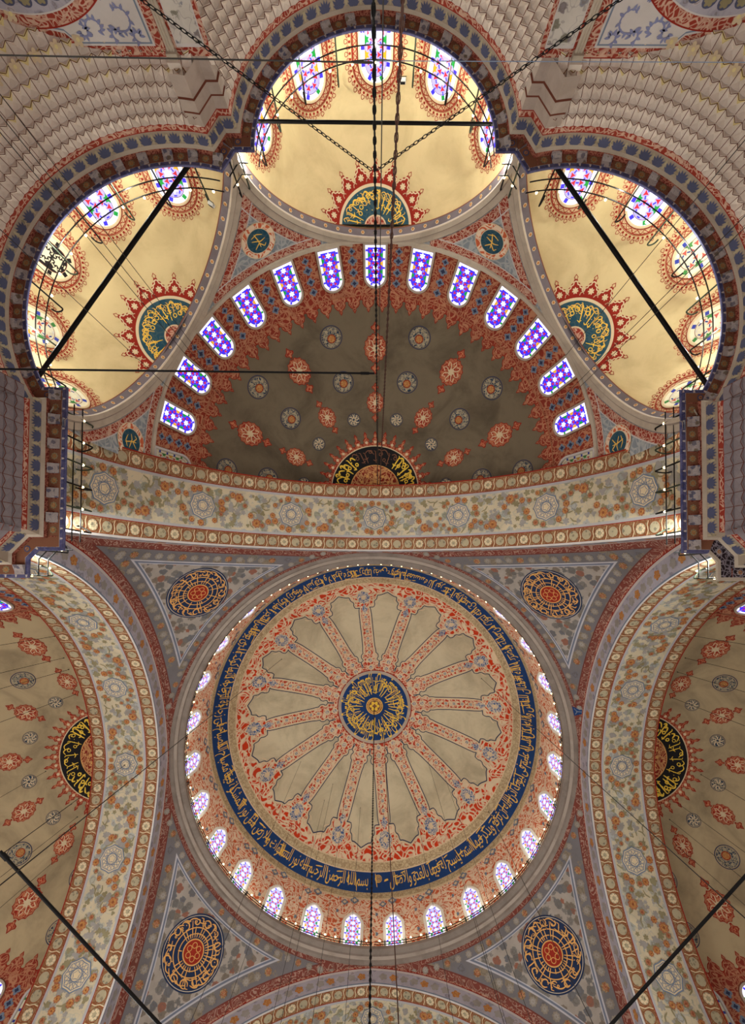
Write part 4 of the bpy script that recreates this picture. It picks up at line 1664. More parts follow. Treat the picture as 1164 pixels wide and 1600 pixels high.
def half_path(o):
    """left half of the hall's outline moved outwards by o: list of point arrays"""
    oe = o * 1.3
    nB = np.array([-.857, -.514])
    dB = np.array([.514, -.857])
    pB = np.array([-5.38, -25.12]) + o * nB
    a1 = R1 + o
    pG = np.array([-11.6, -11.65]) + o * np.array([-.7071, -.7071])
    dG = np.array([-.7071, .7071])
    P2 = line_hit(pG, dG, (-11.9 - o, 0), (0, 1))
    P1 = np.array([-11.9 - o, -10.7 - o])
    if P1[1] < P2[1]:
        P1 = P2 = line_hit(pG, dG, (0, -10.7 - o), (1, 0))
    P3 = line_hit(pG, dG, (0, -11.65 - o), (1, 0))
    P4 = np.array([-10.70 - oe, -11.65 - o])
    if P3[0] > P4[0]:
        P3 = P4 = line_hit(pG, dG, (-10.7 - oe, 0), (0, 1))
    P5 = np.array([-10.70 - oe, -17.37 + o])
    P6 = np.array([C1[0] - math.sqrt(max(a1 ** 2 - (2.63 + o) ** 2, 0)), -17.37 + o])
    P7 = circ_hit(pB, dB, C1, a1)
    a2 = R2 + o
    yC = -25.83 - o
    P9 = np.array([-math.sqrt(a2 ** 2 - (yC - C2[1]) ** 2), yC])
    P8 = line_hit(pB, dB, (0, yC), (1, 0))
    if P8[0] > P9[0]:
        P8 = P9 = circ_hit(pB, dB, C2, a2, False)
    t0, t1 = math.atan2(*(P6 - C1)[::-1]), math.atan2(*(P7 - C1)[::-1]) + 2 * PI
    u0 = math.atan2(*(P9 - C2)[::-1]) % (2 * PI)
    pts = [np.array([-17.0, -10.7 - o]), P1, P2, P3, P4, P5, P6, P7, P8, P9]
    segs = []
    for i, (nm, n) in enumerate(SEGN):
        t = np.linspace(0, 1, n)[:, None]
        if nm == 'side_arc':
            th = t0 + (t1 - t0) * t[:, 0]
            segs.append(C1 + a1 * np.c_[np.cos(th), np.sin(th)])
        elif nm == 'top_arc':
            th = u0 + (1.5 * PI - u0) * t[:, 0]
            segs.append(C2 + a2 * np.c_[np.cos(th), np.sin(th)])
        else:
            segs.append(pts[i] + (pts[i + 1] - pts[i]) * t)
    return segs


def full_path(o):
    L = half_path(o)
    Rr = [s[::-1] * [-1, 1] for s in L[::-1]]
    return L + Rr


NSEG = len(SEGN)
SEGNAMES = [s[0] for s in SEGN] + [s[0] for s in SEGN[::-1]]
LIP = 17.70
BOTTOM = LIP - .09
PROFILE = [(.98, LIP, 'stone_grey'), (0, LIP, 'lip_blue'), (0, LIP - .06, 'lip_blue'), (.02, LIP - .08, 'lip_blue'), (.12, LIP - .085, 'bracket'), (.13, BOTTOM, 'coffer'), (.44, BOTTOM, 'coffer_red'),
           (.45, LIP - .26, 'moulding'), (.51, LIP - .31, 'moulding'), (.53, LIP - .33, 'palm_ground'), (.66, LIP - .66, 'red_line'), (.665, LIP - .69, 'red_scroll'), (.685, LIP - .84, 'red_line'), (.69, LIP - .87, 'muqarnas')]
cornice = empty('cornice', (0, 0, 0))
tag(cornice, 'bracketed cornice walkway winding round the three exedrae and the piers', 'cornice', kind='structure')
PARTN = {0: 'walkway', 1: 'lip', 5: 'coffer_band', 7: 'moulding', 9: 'palm_frieze', 10: 'scroll_band'}
parts = {}
cur = None
for i in range(len(PROFILE) - 1):
    if i in PARTN:
        cur = MB()
        parts[PARTN[i]] = cur
    (o0, z0, m), (o1, z1, _) = PROFILE[i], PROFILE[i + 1]
    A, B = full_path(o0), full_path(o1)
    for k, (p, q) in enumerate(zip(A, B)):
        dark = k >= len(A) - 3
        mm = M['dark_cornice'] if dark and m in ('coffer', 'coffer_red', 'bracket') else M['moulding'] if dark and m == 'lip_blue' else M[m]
        P = np.stack([np.c_[p, np.full(len(p), z0)], np.c_[q, np.full(len(q), z1)]], 1)
        cur.grid(P, mm, smooth=False)


def seg_cells(o, k, pitch, phase=0.0, minlen=.3):
    """evenly spaced (position, tangent, outward normal, pitch) along segment k of the path at offset o"""
    p = full_path(o)[k]
    q = full_path(o + .02)[k]
    d = np.r_[0, np.cumsum(np.linalg.norm(np.diff(p, axis=0), axis=1))]
    if d[-1] < minlen:
        return []
    n = max(1, int(round(d[-1] / pitch)))
    out = []
    for i in range(n):
        s = d[-1] * (i + .5 + phase) / n
        if s > d[-1]:
            continue
        j = min(max(np.searchsorted(d, s), 1), len(d) - 1)
        w = (s - d[j - 1]) / (d[j] - d[j - 1] + 1e-9)
        c = p[j - 1] + (p[j] - p[j - 1]) * w
        t = (p[j] - p[j - 1]) / (d[j] - d[j - 1] + 1e-9)
        out.append((c, t, d[-1] / n))
    return out


br = MB()
ro = parts['coffer_band']
pf = parts['palm_frieze']
lp = parts['lip']
for k in range(2 * NSEG):
    nm = SEGNAMES[k]
    if nm in ('turn', 'nib'):
        continue
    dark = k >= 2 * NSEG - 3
    cells = seg_cells(.29, k, .88)
    for (c, t, pitch) in cells:
        nrm = np.array([t[1], -t[0]])
        # outward = away from the hall
        pc = full_path(.29)[k]
        po = full_path(.33)[k]
        j = np.argmin(np.linalg.norm(pc - c, axis=1))
        if np.dot(po[j] - pc[j], nrm) < 0:
            nrm = -nrm
        T, Nn = np.r_[t, 0], np.r_[nrm, 0]
        f = plane_map(np.r_[c, BOTTOM], T, Nn, (0, 0, -1))
        if nm in ('slant', 'nose', 'back', 'chamfer'):
            rosette(ro, f, .12, .012, M['palm'] if not dark else M['bracket'], M['flower'], 8)
            continue
        rosette(ro, f, .125, .012, M['leaf_green'] if not dark else M['bracket'], M['flower'], 8)
        # sunk frame and the console on one side of the coffer
        for s in (-1, 1):
            ribbon(ro, f, [(s * (pitch / 2 - .20), -.15), (s * (pitch / 2 - .20), .15)], .03, .012, M['coffer_red'])
        b = c + t * pitch / 2
        g = np.r_[b, 0]
        hw = .17
        V = []
        for s in (-hw, hw):
            for q, z_ in ((-.17, BOTTOM + .02), (-.17, BOTTOM - .02), (-.03, BOTTOM - .05), (.08, BOTTOM - .12), (.165, BOTTOM - .15), (.17, BOTTOM + .02)):
                V.append(g + T * s + Nn * q + np.array([0, 0, z_]))
        n_ = 6
        F = [tuple(range(n_)), tuple(range(2 * n_ - 1, n_ - 1, -1))] + [(i, i + 1, n_ + i + 1, n_ + i) for i in range(n_ - 1)]
        br.add(V, F, M['bracket'] if not dark else M['dark_cornice'], False)
    # palm leaves and the tongues between them
    A0, A1 = full_path(.53)[k], full_path(.66)[k]
    for (c, t, pitch) in seg_cells(.595, k, .50, 0, .15):
        pm_ = full_path(.595)[k]
        j = np.argmin(np.linalg.norm(pm_ - c, axis=1))
        a_, b_ = np.r_[A0[j], LIP - .33], np.r_[A1[j], LIP - .66]
        T = np.r_[t, 0]
        V = b_ - a_
        L = np.linalg.norm(V)
        V = V / L
        V = V - T * np.dot(V, T)
        V /= np.linalg.norm(V)
        nn = np.cross(T, V)
        hall = np.r_[c, 16.9] - b_
        if nn[2] > 0:
            nn = -nn
        f = plane_map(np.r_[c, LIP - .495], T, V, nn)
        for i, a0 in enumerate(np.linspace(-1.2, 1.2, 7)):
            q = np.array([math.sin(a0), math.cos(a0)])
            n_ = np.array([q[1], -q[0]])
            Lf = .30 if abs(a0) < 1 else .22
            b0 = np.array([0, -.15])
            blob(pf, f, [b0 - n_ * .02, b0 + q * Lf * .5 - n_ * .055, b0 + q * Lf * 1.02, b0 + q * Lf * .5 + n_ * .055, b0 + n_ * .02], .012 + .001 * i, M['palm'], b0 + q * Lf * .5)
        if pitch > .3:
            f2 = plane_map(np.r_[c + t * pitch / 2, LIP - .495], T, V, nn)
            blob(pf, f2, [(-.02, -.15), (.02, -.15), (.05, .0), (.04, .09), (0, .12), (-.04, .09), (-.05, .0)], .02, M['pale_disc'])
    for (c, t, pitch) in seg_cells(.07, k, .36, 0, .2):
        if dark:
            continue
        f = plane_map(np.r_[c, LIP - .084], np.r_[t, 0], np.r_[t[1], -t[0], 0], (0, 0, -1))
        blob(lp, f, [(-.14, -.045), (.14, -.045), (.14, .045), (-.14, .045)], .008, M['lip_blue'])
        blob(lp, shifted(f, pitch / 2, 0), [(-.02, -.045), (.02, -.045), (.04, .045), (-.04, .045)], .008, M['white_line'])
for nm, mb in parts.items():
    mb.build(nm, cornice)
br.build('brackets', cornice)


# ---------------------------------------------------------------- stalactite vaulting (muqarnas) below the cornice
def muqarnas(mb, pos, n, rows, seed, flower_rows=(), yellow_from=99, prism=.17, stone='muqarnas'):
    """pos(i, k) -> (xyz at cell boundary i of row k).  Each row is a ring of upright prisms with a ledge below them."""
    g = random.Random(seed)
    for k in range(rows):
        for i in range(n):
            a, b = pos(i, k), pos(i + 1, k)
            c, d = pos(i, k + 1), pos(i + 1, k + 1)
            m = (a + b) / 2
            m2 = (c + d) / 2
            inw = (m - m2)
            inw[2] = 0
            L = np.linalg.norm(inw) + 1e-6
            inw = inw / L
            z0, z1 = a[2], c[2]
            dz = z0 - z1
            up = np.array([0, 0, 1.0])
            # hollow cell: upper edge zigzags out of the wall, the belly is sunk
            top = m + inw * prism * .2
            low = m2 + inw * prism
            deep = (m * .55 + m2 * .45) - inw * .045 + up * .03
            bl, br_ = c + up * dz * .14, d + up * dz * .14
            lw = low + up * dz * .14
            V = [a, top, b, br_, lw, bl, deep]
            F = [(0, 1, 6), (1, 2, 6), (2, 3, 6), (3, 4, 6), (4, 5, 6), (5, 0, 6)]
            mat = M[stone]
            mb.add(V, F[:3] + F[5:], mat, False)
            mb.add(V, F[3:5], M['muqarnas_yellow'] if k >= yellow_from and (i + k) % 2 == 0 else mat, False)
            # ledge
            mb.add([bl, lw, br_, d, low, c], [(0, 1, 4, 5), (1, 2, 3, 4)], M['muqarnas_yellow'] if k >= yellow_from and g.random() < .5 else mat, False)
            nt = m2 + inw * prism * .2
            mb.add([c, low, d, nt + up * .004], [(0, 1, 3), (1, 2, 3)], mat, False)
            for p, q in ((bl, lw), (lw, br_)):
                e = (q - p) / (np.linalg.norm(q - p) + 1e-9)
                ribbon(mb, plane_map(p - up * .01, e, np.cross(e, -up), -up + inw * .6), [(0, 0), (np.linalg.norm(q - p), 0)], .035, .012, M['muqarnas_line'])
            tube(mb, [a - up * .01 + inw * .012, bl + inw * .012], .010, M['muqarnas_line'], 3)
            if k in flower_rows and i % 2 == 0:
                nrm_ = (inw - up * .9)
                nrm_ /= np.linalg.norm(nrm_)
                t_ = (b - a) / np.linalg.norm(b - a)
                f = plane_map(lw - up * .02 + nrm_ * .03, t_, np.cross(nrm_, t_), nrm_)
                blob(mb, f, lobed(.17, 5, .45), .05, M['cream_line'])
                blob(mb, f, circle(.05, 8), .07, M['muqarnas_yellow'])


def arc_pos(C, R, t0, t1, n, dr, dz, z0=16.83, grow=0.0):
    def pos(i, k):
        t = t0 + (t1 - t0) * i / n
        q = R + dr * k + grow * k * k
        return np.array([C[0] + q * math.cos(t), C[1] + q * math.sin(t), z0 - dz * k])
    return pos


for sx, nm in ((1, 'left'), (-1, 'right')):
    mb = MB()
    n = 46
    p = arc_pos(C1, R1 + .69, R_(152), R_(280.5), n, .13, .30, 16.83, .012)
    muqarnas(mb, (lambda i, k, p=p: p(i, k) * np.array([sx, 1, 1])), n, 10, 4, (5, 7), 3)
    tag(mb.build('muqarnas'), 'tiers of pale stalactite niches under the cornice of the %s exedra' % nm, 'muqarnas', 'stalactite vaulting under the cornice', 'structure')
    mb = MB()
    n = 11
    muqarnas(mb, (lambda i, k: np.array([(-10.70 - .90 - .10 * k) * sx, -17.1 - .05 * k + (4.9 + .05 * k) * i / n, 16.83 - .30 * k])), n, 7, 8, (), 99, .10, 'pier_stone')
    tag(mb.build('muqarnas'), 'flat tiers of grey stalactite niches on the %s pier under the cornice' % nm, 'muqarnas', 'stalactite vaulting under the cornice', 'structure')
    mb = MB()
    t = R_(189), R_(250)
    n = 16
    p = arc_pos(C2, R2 + .69, t[0], t[1], n, .12, .33, 16.83)
    muqarnas(mb, (lambda i, k, p=p: p(i, k) * np.array([sx, 1, 1])), n, 9, 9, (), 99)
    tag(mb.build('muqarnas'), 'steep stalactite tiers at the top edge, %s of the top exedra' % nm, 'muqarnas', 'stalactite vaulting under the cornice', 'structure')

# the great piers below the cornice: plain faced shafts behind the stalactite tiers
for sx, sy, nm in ((-1, -1, 'upper left'), (1, -1, 'upper right')):
    mb = MB()
    box(mb, (14.8 * sx, 14.6 * sy, 8.45), (2.35, 0, 0), (0, 2.5, 0), (0, 0, 8.45), M['muqarnas'])
    tag(mb.build('great_pier'), 'massive masonry pier under the cornice at the %s of the dome' % nm, 'pier', 'great piers carrying the dome', 'structure')
for sx, nm in ((1, 'left'), (-1, 'right')):
    mb = MB()
    tiers = [(.69, 16.83), (.71, 16.50), (.74, 16.48), (.76, 16.15), (.79, 16.13), (.82, 15.5)]
    K = [0, 1, 2, 3] if sx > 0 else [2 * NSEG - 4, 2 * NSEG - 3, 2 * NSEG - 2, 2 * NSEG - 1]
    for (o0, z0), (o1, z1) in zip(tiers, tiers[1:]):
        for k_ in K + ([5] if sx > 0 else [2 * NSEG - 6]):
            p_, q_ = full_path(o0)[k_], full_path(o1)[k_]
            mb.grid(np.stack([np.c_[p_, np.full(len(p_), z0)], np.c_[q_, np.full(len(q_), z1)]], 1), M['muqarnas_line' if z0 - z1 < .1 else 'pier_stone'], smooth=False)
    tag(mb.build('pier_facing'), 'flat grey masonry courses round the lower end of the %s pier' % nm, 'pier', 'masonry courses of the upper piers', 'structure')

# ---------------------------------------------------------------- painted walls between the lower arches
for sx, nm in ((1, 'left'), (-1, 'right')):
    mb = MB()
    ks_ = [7, 8] if sx > 0 else [2 * NSEG - 9, 2 * NSEG - 8]
    tiers = [(.69, 16.83), (.72, 16.45), (.76, 16.43), (.80, 16.10), (.86, 16.08), (.96, 15.5)]
    def piece(o):
        fp = full_path(o)
        if sx > 0:
            return np.vstack([fp[6][-7:], fp[7], fp[8], fp[9][:4]])
        return np.vstack([fp[ks_[0] - 1][-4:], fp[ks_[0]], fp[ks_[1]], fp[ks_[1] + 1][:7]])
    for (o0, z0), (o1, z1) in zip(tiers, tiers[1:]):
        for k_ in (0,):
            p_, q_ = piece(o0), piece(o1)
            mb.grid(np.stack([np.c_[p_, np.full(len(p_), z0)], np.c_[q_, np.full(len(q_), z1)]], 1), M['muqarnas_line' if z0 - z1 < .1 else 'nose_stone'], smooth=False)
    tag(mb.build('corner_pier'), 'flat grey masonry nose between the exedrae below the cornice, %s' % nm, 'pier', 'masonry noses between the exedrae', 'structure')
    mb = MB()
    Y = -26.8
    f = plane_map((0, Y, 0), (sx, 0, 0), (0, 0, 1), (0, 1, 0))

    def poly(pts, d, mat, c=None):
        pts = np.asarray(pts, float)
        blob(mb, f, pts, d, M[mat], pts.mean(0) if c is None else c)
    poly([(-9.3, 11), (-5.0, 11), (-5.0, 15.75), (-9.3, 15.75)], 0, 'muqarnas')
    poly([(-15, 11), (-9.3, 11), (-9.3, 15.0), (-15, 15.0)], 0, 'muqarnas')
    blob(mb, f, [(-9.3, 15.2), (-5.4, 15.2), (-5.4, 17.0), (-9.3, 17.0)], -.55, M['nose_stone'], (-7, 16))
    root = mb.build('spandrel_wall')
    tag(root, 'painted wall between lower arches at the top %s corner, blue scrolls and red borders' % nm, 'wall', 'painted walls at the top corners', 'structure')
    mb = MB()
    # blue-scroll spandrel with red border
    def ring_pts(dx, dz):
        return [(-6.32 - dx, 11), (-6.32 - dx, 15.52 - dz), (-9.0 + dx * .3, 15.52 - dz), (-9.25 + dx * .3, 15.2 - dz), (-10.4, 14.95 - dz), (-10.4, 11)]
    for dx, dz, d_, m_ in ((0, 0, .012, 'red_line'), (.04, .04, .018, 'red_scroll'), (.30, .30, .024, 'white_line'), (.36, .36, .03, 'grey_blue'), (.41, .41, .036, 'white_line')):
        poly(ring_pts(dx, dz), d_, m_, (-8, 13.3))
    g = random.Random(2)
    for (cx, cz, r) in ((-7.35, 14.45, .45), (-7.1, 13.5, .42), (-8.15, 14.75, .30), (-7.0, 12.7, .36), (-8.6, 14.85, .2), (-7.0, 14.95, .18), (-7.75, 13.9, .3), (-7.6, 14.9, .2)):
        t = np.linspace(0, 4.9, 26)
        s = g.choice((-1, 1))
        ph = g.uniform(0, 6)
        rr = r * (1 - t / 7)
        P = np.c_[cx + s * rr * np.cos(t + ph), cz + rr * np.sin(t + ph)]
        ribbon(mb, f, P, np.linspace(.06, .03, 26), .042, M['scroll_blue'])
        for j in range(2, 26, 3):
            a_ = t[j] + ph
            blob(mb, shifted(f, *P[j], math.atan2(math.sin(a_), s * math.cos(a_)) + g.uniform(-.6, .6)), [(-.02, -.03), (.07, -.04), (.14, 0), (.08, .035), (0, .04), (-.04, .02)], .046, M['scroll_blue'])
    # lower arch: red and grey rings round its opening
    ac = np.array([-9.75, 11.42])
    t = np.linspace(R_(-5), R_(185), 60)
    ring = lambda r: ac + np.c_[r * np.cos(t), r * np.sin(t)]
    for r0, r1, d, m in ((3.34, 3.0, .05, 'red_scroll'), (3.36, 3.32, .054, 'red_line'), (3.02, 2.98, .054, 'white_line'), (3.0, 2.3, .05, 'lavender'), (2.3, 2.24, .054, 'white_line'), (2.24, .02, .05, 'red_scroll')):
        band(mb, f, ring(r0), ring(r1), d, M[m], False)
    for i in range(19):
        a_ = R_(10 * i)
        c = ac + 2.65 * np.array([math.cos(a_), math.sin(a_)])
        blob(mb, shifted(f, *c), circle(.2, 16), .056, M['palm'])
        blob(mb, shifted(f, *c), lobed(.16, 6, .3), .06, M['leaf_green'])
    # floral panel beside the corner shaft
    poly([(-6.12, 11), (-6.12, 15.5), (-5.0, 15.5), (-5.0, 11)], .012, 'red_scroll')
    poly([(-6.0, 11), (-6.0, 15.25), (-5.14, 15.25), (-5.14, 11)], .018, 'white_line')
    poly([(-5.96, 11), (-5.96, 15.15), (-5.18, 15.15), (-5.18, 11)], .024, 'spandrel_floral')
    mb.build('painted_panels', root)
    mb = MB()
    for q in (-6.28, -6.20, -6.12):
        tube(mb, [(q * sx, Y + .06, 11), (q * sx, Y + .06, 15.3)], .05, M['moulding'], 8)
    box(mb, (-6.2 * sx, Y + .08, 15.40), (.16, 0, 0), (0, .1, 0), (0, 0, .1), M['moulding'])
    box(mb, (-6.2 * sx, Y + .1, 15.58), (.2, 0, 0), (0, .14, 0), (0, 0, .09), M['muqarnas'])
    mb.build('corner_shaft', root)
# ---------------------------------------------------------------- lamp rails on the walkway
def rail(name_label, pts, closed=False, z=LIP, dist=None, post_step=2.0, bulb_step=.86, h1=.52, h2=1.0, hp=2.05, hook=.32, group='lamp rails along the cornice', nposts=None, nbulbs=None, bulb_r=.044):
    """pts: xy path; dist: outward unit vector at each point"""
    pts = np.asarray(pts, float)
    root = empty('lamp_rail', (pts[0, 0], pts[0, 1], z))
    tag(root, name_label, 'lamp rail', group)
    org = np.array([pts[0, 0], pts[0, 1], z])
    L = np.r_[0, np.cumsum(np.linalg.norm(np.diff(pts, axis=0), axis=1))]
    at = lambda s: np.array([np.interp(s, L, pts[:, 0]), np.interp(s, L, pts[:, 1])])
    out = lambda s: np.array([np.interp(s, L, dist[:, 0]), np.interp(s, L, dist[:, 1])])
    for h in (h1, h2):
        mb = MB()
        tube(mb, np.c_[pts, np.full(len(pts), z + h)] - org, .023, M['iron'], 5)
        mb.build('rail_wire', root)
    n = nposts or max(2, int(round(L[-1] / post_step)) + 1)
    for i in range(n):
        s = L[-1] * (i + .5) / n
        p, o = at(s), out(s)
        mb = MB()
        P = [np.r_[p, z - .02], np.r_[p, z + hp * .9]] + [np.r_[p + o * hook * (1 - math.cos(a)) / 2, z + hp * .9 + .13 * math.sin(a)] for a in np.linspace(.4, PI, 6)] + [np.r_[p + o * hook * 1.05, z + hp * .9 - .12]]
        tube(mb, np.array(P) - org, .03, M['iron_green'] if i % 2 else M['iron'], 6)
        mb.build('post', root)
    n = nbulbs or max(2, int(round(L[-1] / bulb_step)))
    proto = None
    for i in range(n):
        s = L[-1] * (i + .5) / n
        p = np.r_[at(s), z + h2 + .08]
        if proto is None:
            mb = MB()
            ball(mb, (0, 0, 0), bulb_r, M['bulb'], 1.35, 8)
            b = mb.build('bulb', root)
            mb = MB()
            tube(mb, [(0, 0, -bulb_r * 2.4), (0, 0, -bulb_r)], bulb_r * .45, M['iron'], 6)
            mb.build('socket', b)
            proto = b
        else:
            b = dup(proto, root)
            dup(proto.children[0], b)
        b.location = p - org
    return root


OFF = .10
FP, FQ = full_path(OFF), full_path(OFF + .05)


def rail_path(ks, cut0=0, cut1=None):
    p = np.vstack([FP[k] for k in ks])
    q = np.vstack([FQ[k] for k in ks])
    L_ = np.r_[0, np.cumsum(np.linalg.norm(np.diff(p, axis=0), axis=1))]
    keep = np.r_[True, np.linalg.norm(np.diff(p, axis=0), axis=1) > 1e-4] & (L_ > .22) & (L_ < L_[-1] - .22)
    p, q = p[keep], q[keep]
    d = q - p
    d /= np.linalg.norm(d, axis=1)[:, None] + 1e-9
    return p, d


iS = {nm: i for i, nm in enumerate(SEGNAMES[:NSEG])}
mir = lambda k: 2 * NSEG - 1 - k
for lab, ks in (('black lamp rail of lit bulbs following the cornice of the top exedra', [iS['top_arc'], mir(iS['top_arc'])]),
                ('black lamp rail of lit bulbs following the cornice of the left exedra', [iS['side_arc']]),
                ('black lamp rail of lit bulbs following the cornice of the right exedra', [mir(iS['side_arc'])]),
                ('straight lamp rail standing on the left pier cornice beside the floral arch', [iS['pier']]),
                ('straight lamp rail standing on the right pier cornice beside the floral arch', [mir(iS['pier'])]),
                ('short lamp rail on the corner pier between left and top exedrae', [iS['slant'], iS['nose']]),
                ('short lamp rail on the corner pier between top and right exedrae', [mir(iS['nose']), mir(iS['slant'])]),
                ('short lamp rail at the lower end of the left pier', [iS['return'], iS['turn'], iS['chamfer'], iS['nib']]),
                ('short lamp rail at the lower end of the right pier', [mir(iS['nib']), mir(iS['chamfer']), mir(iS['turn']), mir(iS['return'])])):
    p, d = rail_path(ks)
    rail(lab, p, dist=d, post_step=.95 if 'straight' in lab else 1.66, hp=1.9 if 'pier' not in lab else 1.8, hook=.32 if 'pier' not in lab else .5)
# the ring of bulbs round the foot of the dome, in four lengths
for i, (lab, a0) in enumerate((('quarter ring of bulbs at the foot of the dome, upper right length', 0), ('quarter ring of bulbs at the foot of the dome, lower right length', 90),
                               ('quarter ring of bulbs at the foot of the dome, lower left length', 180), ('quarter ring of bulbs at the foot of the dome, upper left length', 270))):
    t = np.radians(np.linspace(a0 + .4, a0 + 89.6, 60))
    p = 11.80 * np.c_[np.sin(t), -np.cos(t)]
    rail(lab, p, z=30.80, dist=np.c_[np.sin(t), -np.cos(t)], h1=.12, h2=.32, hp=.42, hook=.2, group='bulb rings round the dome', nposts=14, nbulbs=28, bulb_r=.055)


# ---------------------------------------------------------------- iron tie rods
def rod(lab, a, b, r, mat='iron', group='iron tie rods', name='tie_rod'):
    a, b = np.array(a, float), np.array(b, float)
    mb = MB()
    n = 9
    pts = a + (b - a) * np.linspace(0, 1, n)[:, None] - a
    tube(mb, pts, r, M[mat], 8)
    o = mb.build(name)
    o.location = a
    e = (b - a) / np.linalg.norm(b - a)
    for q in (0.02, .98):
        mb = MB()
        tube(mb, np.array([(b - a) * q - e * .12, (b - a) * q + e * .12]), r * 1.5, M[mat], 8)
        mb.build('collar', o)
    return tag(o, lab, 'tie rod', group)


rod('black horizontal tie rod across the top exedra opening', (-5.1, -27.28, 18.0), (5.1, -27.20, 18.0), .062)
rod('thick black tie rod crossing the left exedra opening', (-6.35, -26.2, 18.0), (-12.3, -17.45, 18.0), .085)
rod('thick black tie rod crossing the right exedra opening', (6.3, -26.0, 18.0), (12.3, -17.1, 18.0), .085)
rod('black diagonal tie rod over the left arch at the bottom left corner', (-10.99, -2.59, 15.5), (-3.6, 5.08, 15.5), .048)
rod('black diagonal tie rod over the right arch at the bottom right corner', (12.3, -3.3, 15.5), (4.4, 5.2, 15.5), .048)
rod('thin black horizontal rod from the left edge to the central chain', (-13.5, -16.53, 14.4), (.04, -16.43, 14.4), .028, name='stay_rod')
rod('thin dark wire across the top left corner to the central chain', (-6.2, -16.63, 6.7), (.05, -16.53, 6.7), .008, 'wire', name='stay_wire')
rod('thin grey wire across the top right corner to the central chain', (6.4, -16.55, 6.7), (.05, -16.55, 6.7), .004, 'grey_blue', name='stay_wire')


# ---------------------------------------------------------------- chains and hanging cables
def chain(lab, a, b, link=.15, r=.012, mat='iron', wid=.42, core=False):
    a, b = np.array(a, float), np.array(b, float)
    L = np.linalg.norm(b - a)
    e = (b - a) / L
    s1 = np.cross(e, (0.3, .9, .2))
    s1 /= np.linalg.norm(s1)
    s2 = np.cross(e, s1)
    mb = MB()
    n = int(L / (link * .78))
    for i in range(n):
        c = e * (L * (i + .5) / n)
        s = s1 if i % 2 else s2
        t = np.linspace(0, 2 * PI, 11)[:-1]
        tube(mb, c + np.cos(t)[:, None] * e * link / 2 + np.sin(t)[:, None] * s * link * wid / 2, r, M[mat], 4, True)
    if core:
        tube(mb, [e * 0, e * L], r * 1.3, M[mat], 5)
    o = mb.build('chain')
    o.location = a
    return tag(o, lab, 'chain', 'chains')


chain('heavy black chain hanging down the middle of the top exedra', (.06, -16.47, 5.6), (.17, -16.47, 30.2), .13, .0095, wid=.30, core=True)
chain('black link chain running from the top left corner to the central chain', (-4.2, -17.25, 5.35), (.02, -16.52, 8.08), .085, .0065)
chain('black link chain running from the top right corner to the central chain', (4.6, -17.3, 5.35), (.10, -16.52, 8.08), .085, .0065)
chain('rust-brown chain hanging just right of the central chain', (.36, -16.47, 5.6), (.30, -16.47, 30.1), .16, .009, 'rust_iron', .3, True)
chain('dark chain hanging from the crown of the dome', (0.0, 0.0, 9.0), (-.02, 0.0, 41.6), .16, .014, wid=.34, core=True)

drop = [0]


def cable(lab, top, r=.010, mat='wire', group='thin cables hanging from the vaults', z0=5.0):
    mb = MB()
    top = np.array(top, float)
    tube(mb, [(0, 0, 0), (0.0, 0, -(top[2] - z0) / 2), (0, 0, -(top[2] - z0))], r, M[mat], 5)
    o = mb.build('hanging_cable')
    o.location = top
    mb = MB()
    ball(mb, (0, 0, -.03), r * 3.2, M[mat], 1.0, 6)
    mb.build('anchor', o)
    return tag(o, lab, 'cable', group)


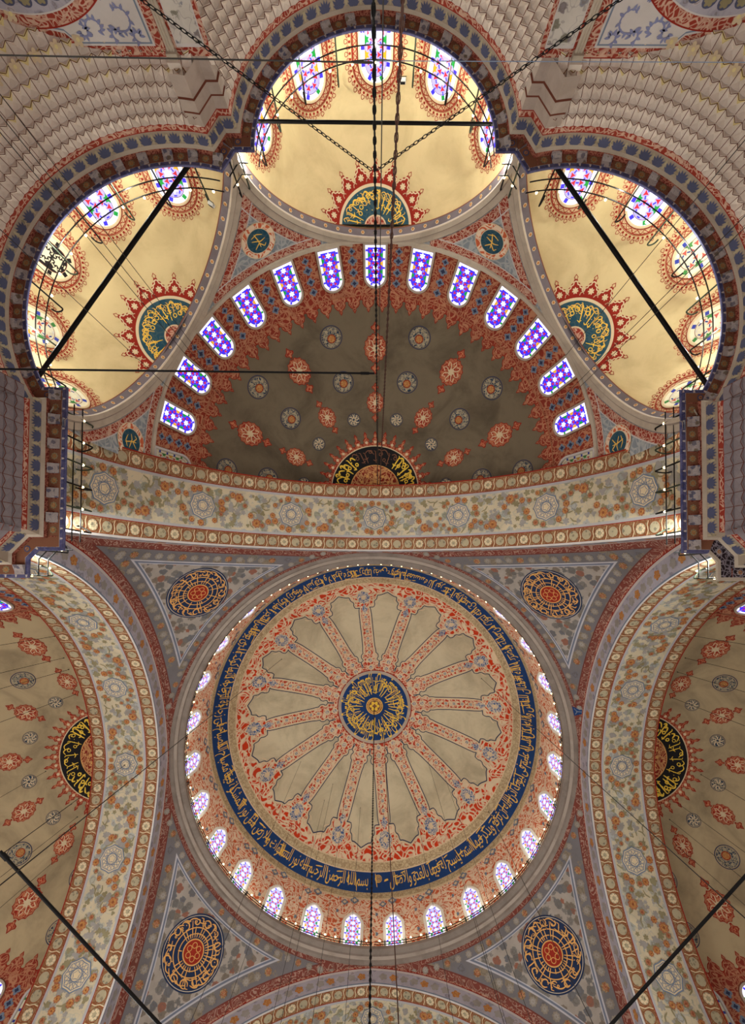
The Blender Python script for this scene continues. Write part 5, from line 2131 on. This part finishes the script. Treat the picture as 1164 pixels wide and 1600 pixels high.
cable('rust-brown cable hanging from the dome just right of the dome chain', (.72, .5, 41.5), .018, 'rust_iron')
cable('thin wire hanging between the central chain and the rust-brown chain', (.16, -16.40, 30.2), .008)
cable('thick dark cable hanging from the star at the middle of the left arch', (-14.28, -.07, 28.55), .013)
for t in [(-7.46, -4.44, 39.08), (8.5, -3.02, 38.82), (3.17, 6.37, 40.08), (4.47, 4.22, 40.58), (5.52, 4.54, 40.07), (-3.4, 5.94, 40.23), (-4.0, 6.93, 39.55), (-2.33, 6.67, 40.11), (-1.11, 7.62, 39.74),
          (-6.0, 4.05, 40.01), (6.1, 9.37, 36.73), (-6.34, 8.05, 37.74), (8.6, 6.5, 36.85)]:
    cable('thin dark cable hanging from the painted shell of the main dome', t, .010 if abs(t[0]) < 7 else .015, group='cables of the main dome')
for t in [(-8.29, -20.94, 24.88), (-8.06, -20.28, 25.68), (-8.41, -21.55, 24.12), (-9.16, -19.22, 24.67)]:
    cable('thin dark cable hanging in front of the left exedra', t, .011, group='cables of the left exedra')
for t in [(8.94, -21.27, 23.39), (9.57, -19.77, 23.47), (8.91, -19.41, 24.98)]:
    cable('thin dark cable hanging in front of the right exedra', t, .011, group='cables of the right exedra')
for t in [(-17.53, -7.58, 27.21), (-17.74, -6.22, 28.31), (-17.75, -5.47, 28.78), (-17.83, -3.85, 29.54), (-18.13, 2.76, 29.85), (-19.68, 0.81, 29.8), (-17.62, 4.86, 29.13), (-17.6, 3.4, 29.6)]:
    cable('thin dark cable hanging from the left half-dome', t, .011, group='cables of the left half-dome')
for t in [(17.5, -7.75, 27.05), (17.71, -6.38, 28.19), (17.65, -5.47, 28.8), (17.82, -3.8, 29.56), (18.32, 2.61, 29.85), (17.72, 4.68, 29.2), (19.65, 0.84, 29.81), (17.6, 3.4, 29.6)]:
    cable('thin dark cable hanging from the right half-dome', t, .011, group='cables of the right half-dome')


# ---------------------------------------------------------------- the two little floodlights clamped to the lamp rails
def floodlight(lab, loc, rz):
    root = empty('floodlight', loc, rz)
    tag(root, lab, 'floodlight', 'small floodlights on the lamp rails')
    mb = MB()
    box(mb, (0, 0, 0), (.11, 0, 0), (0, .05, .02), (0, -.02, .08), M['frame_white'])
    mb.build('housing', root)
    mb = MB()
    box(mb, (0, .062, .03), (.09, 0, 0), (0, .008, .002), (0, -.02, .06), M['black_ground'])
    mb.build('lens', root)
    mb = MB()
    tube(mb, [(-.12, 0, .0), (-.13, -.02, -.14), (.13, -.02, -.14), (.12, 0, 0)], .012, M['iron'], 5)
    mb.build('bracket', root)


floodlight('small white floodlight box on the lamp rail at the upper end of the left exedra', (-6.2, -24.9, 18.85), .6)
floodlight('small white floodlight box on a rail post of the top exedra, right of the chains', (1.05, -29.85, 18.95), 0)
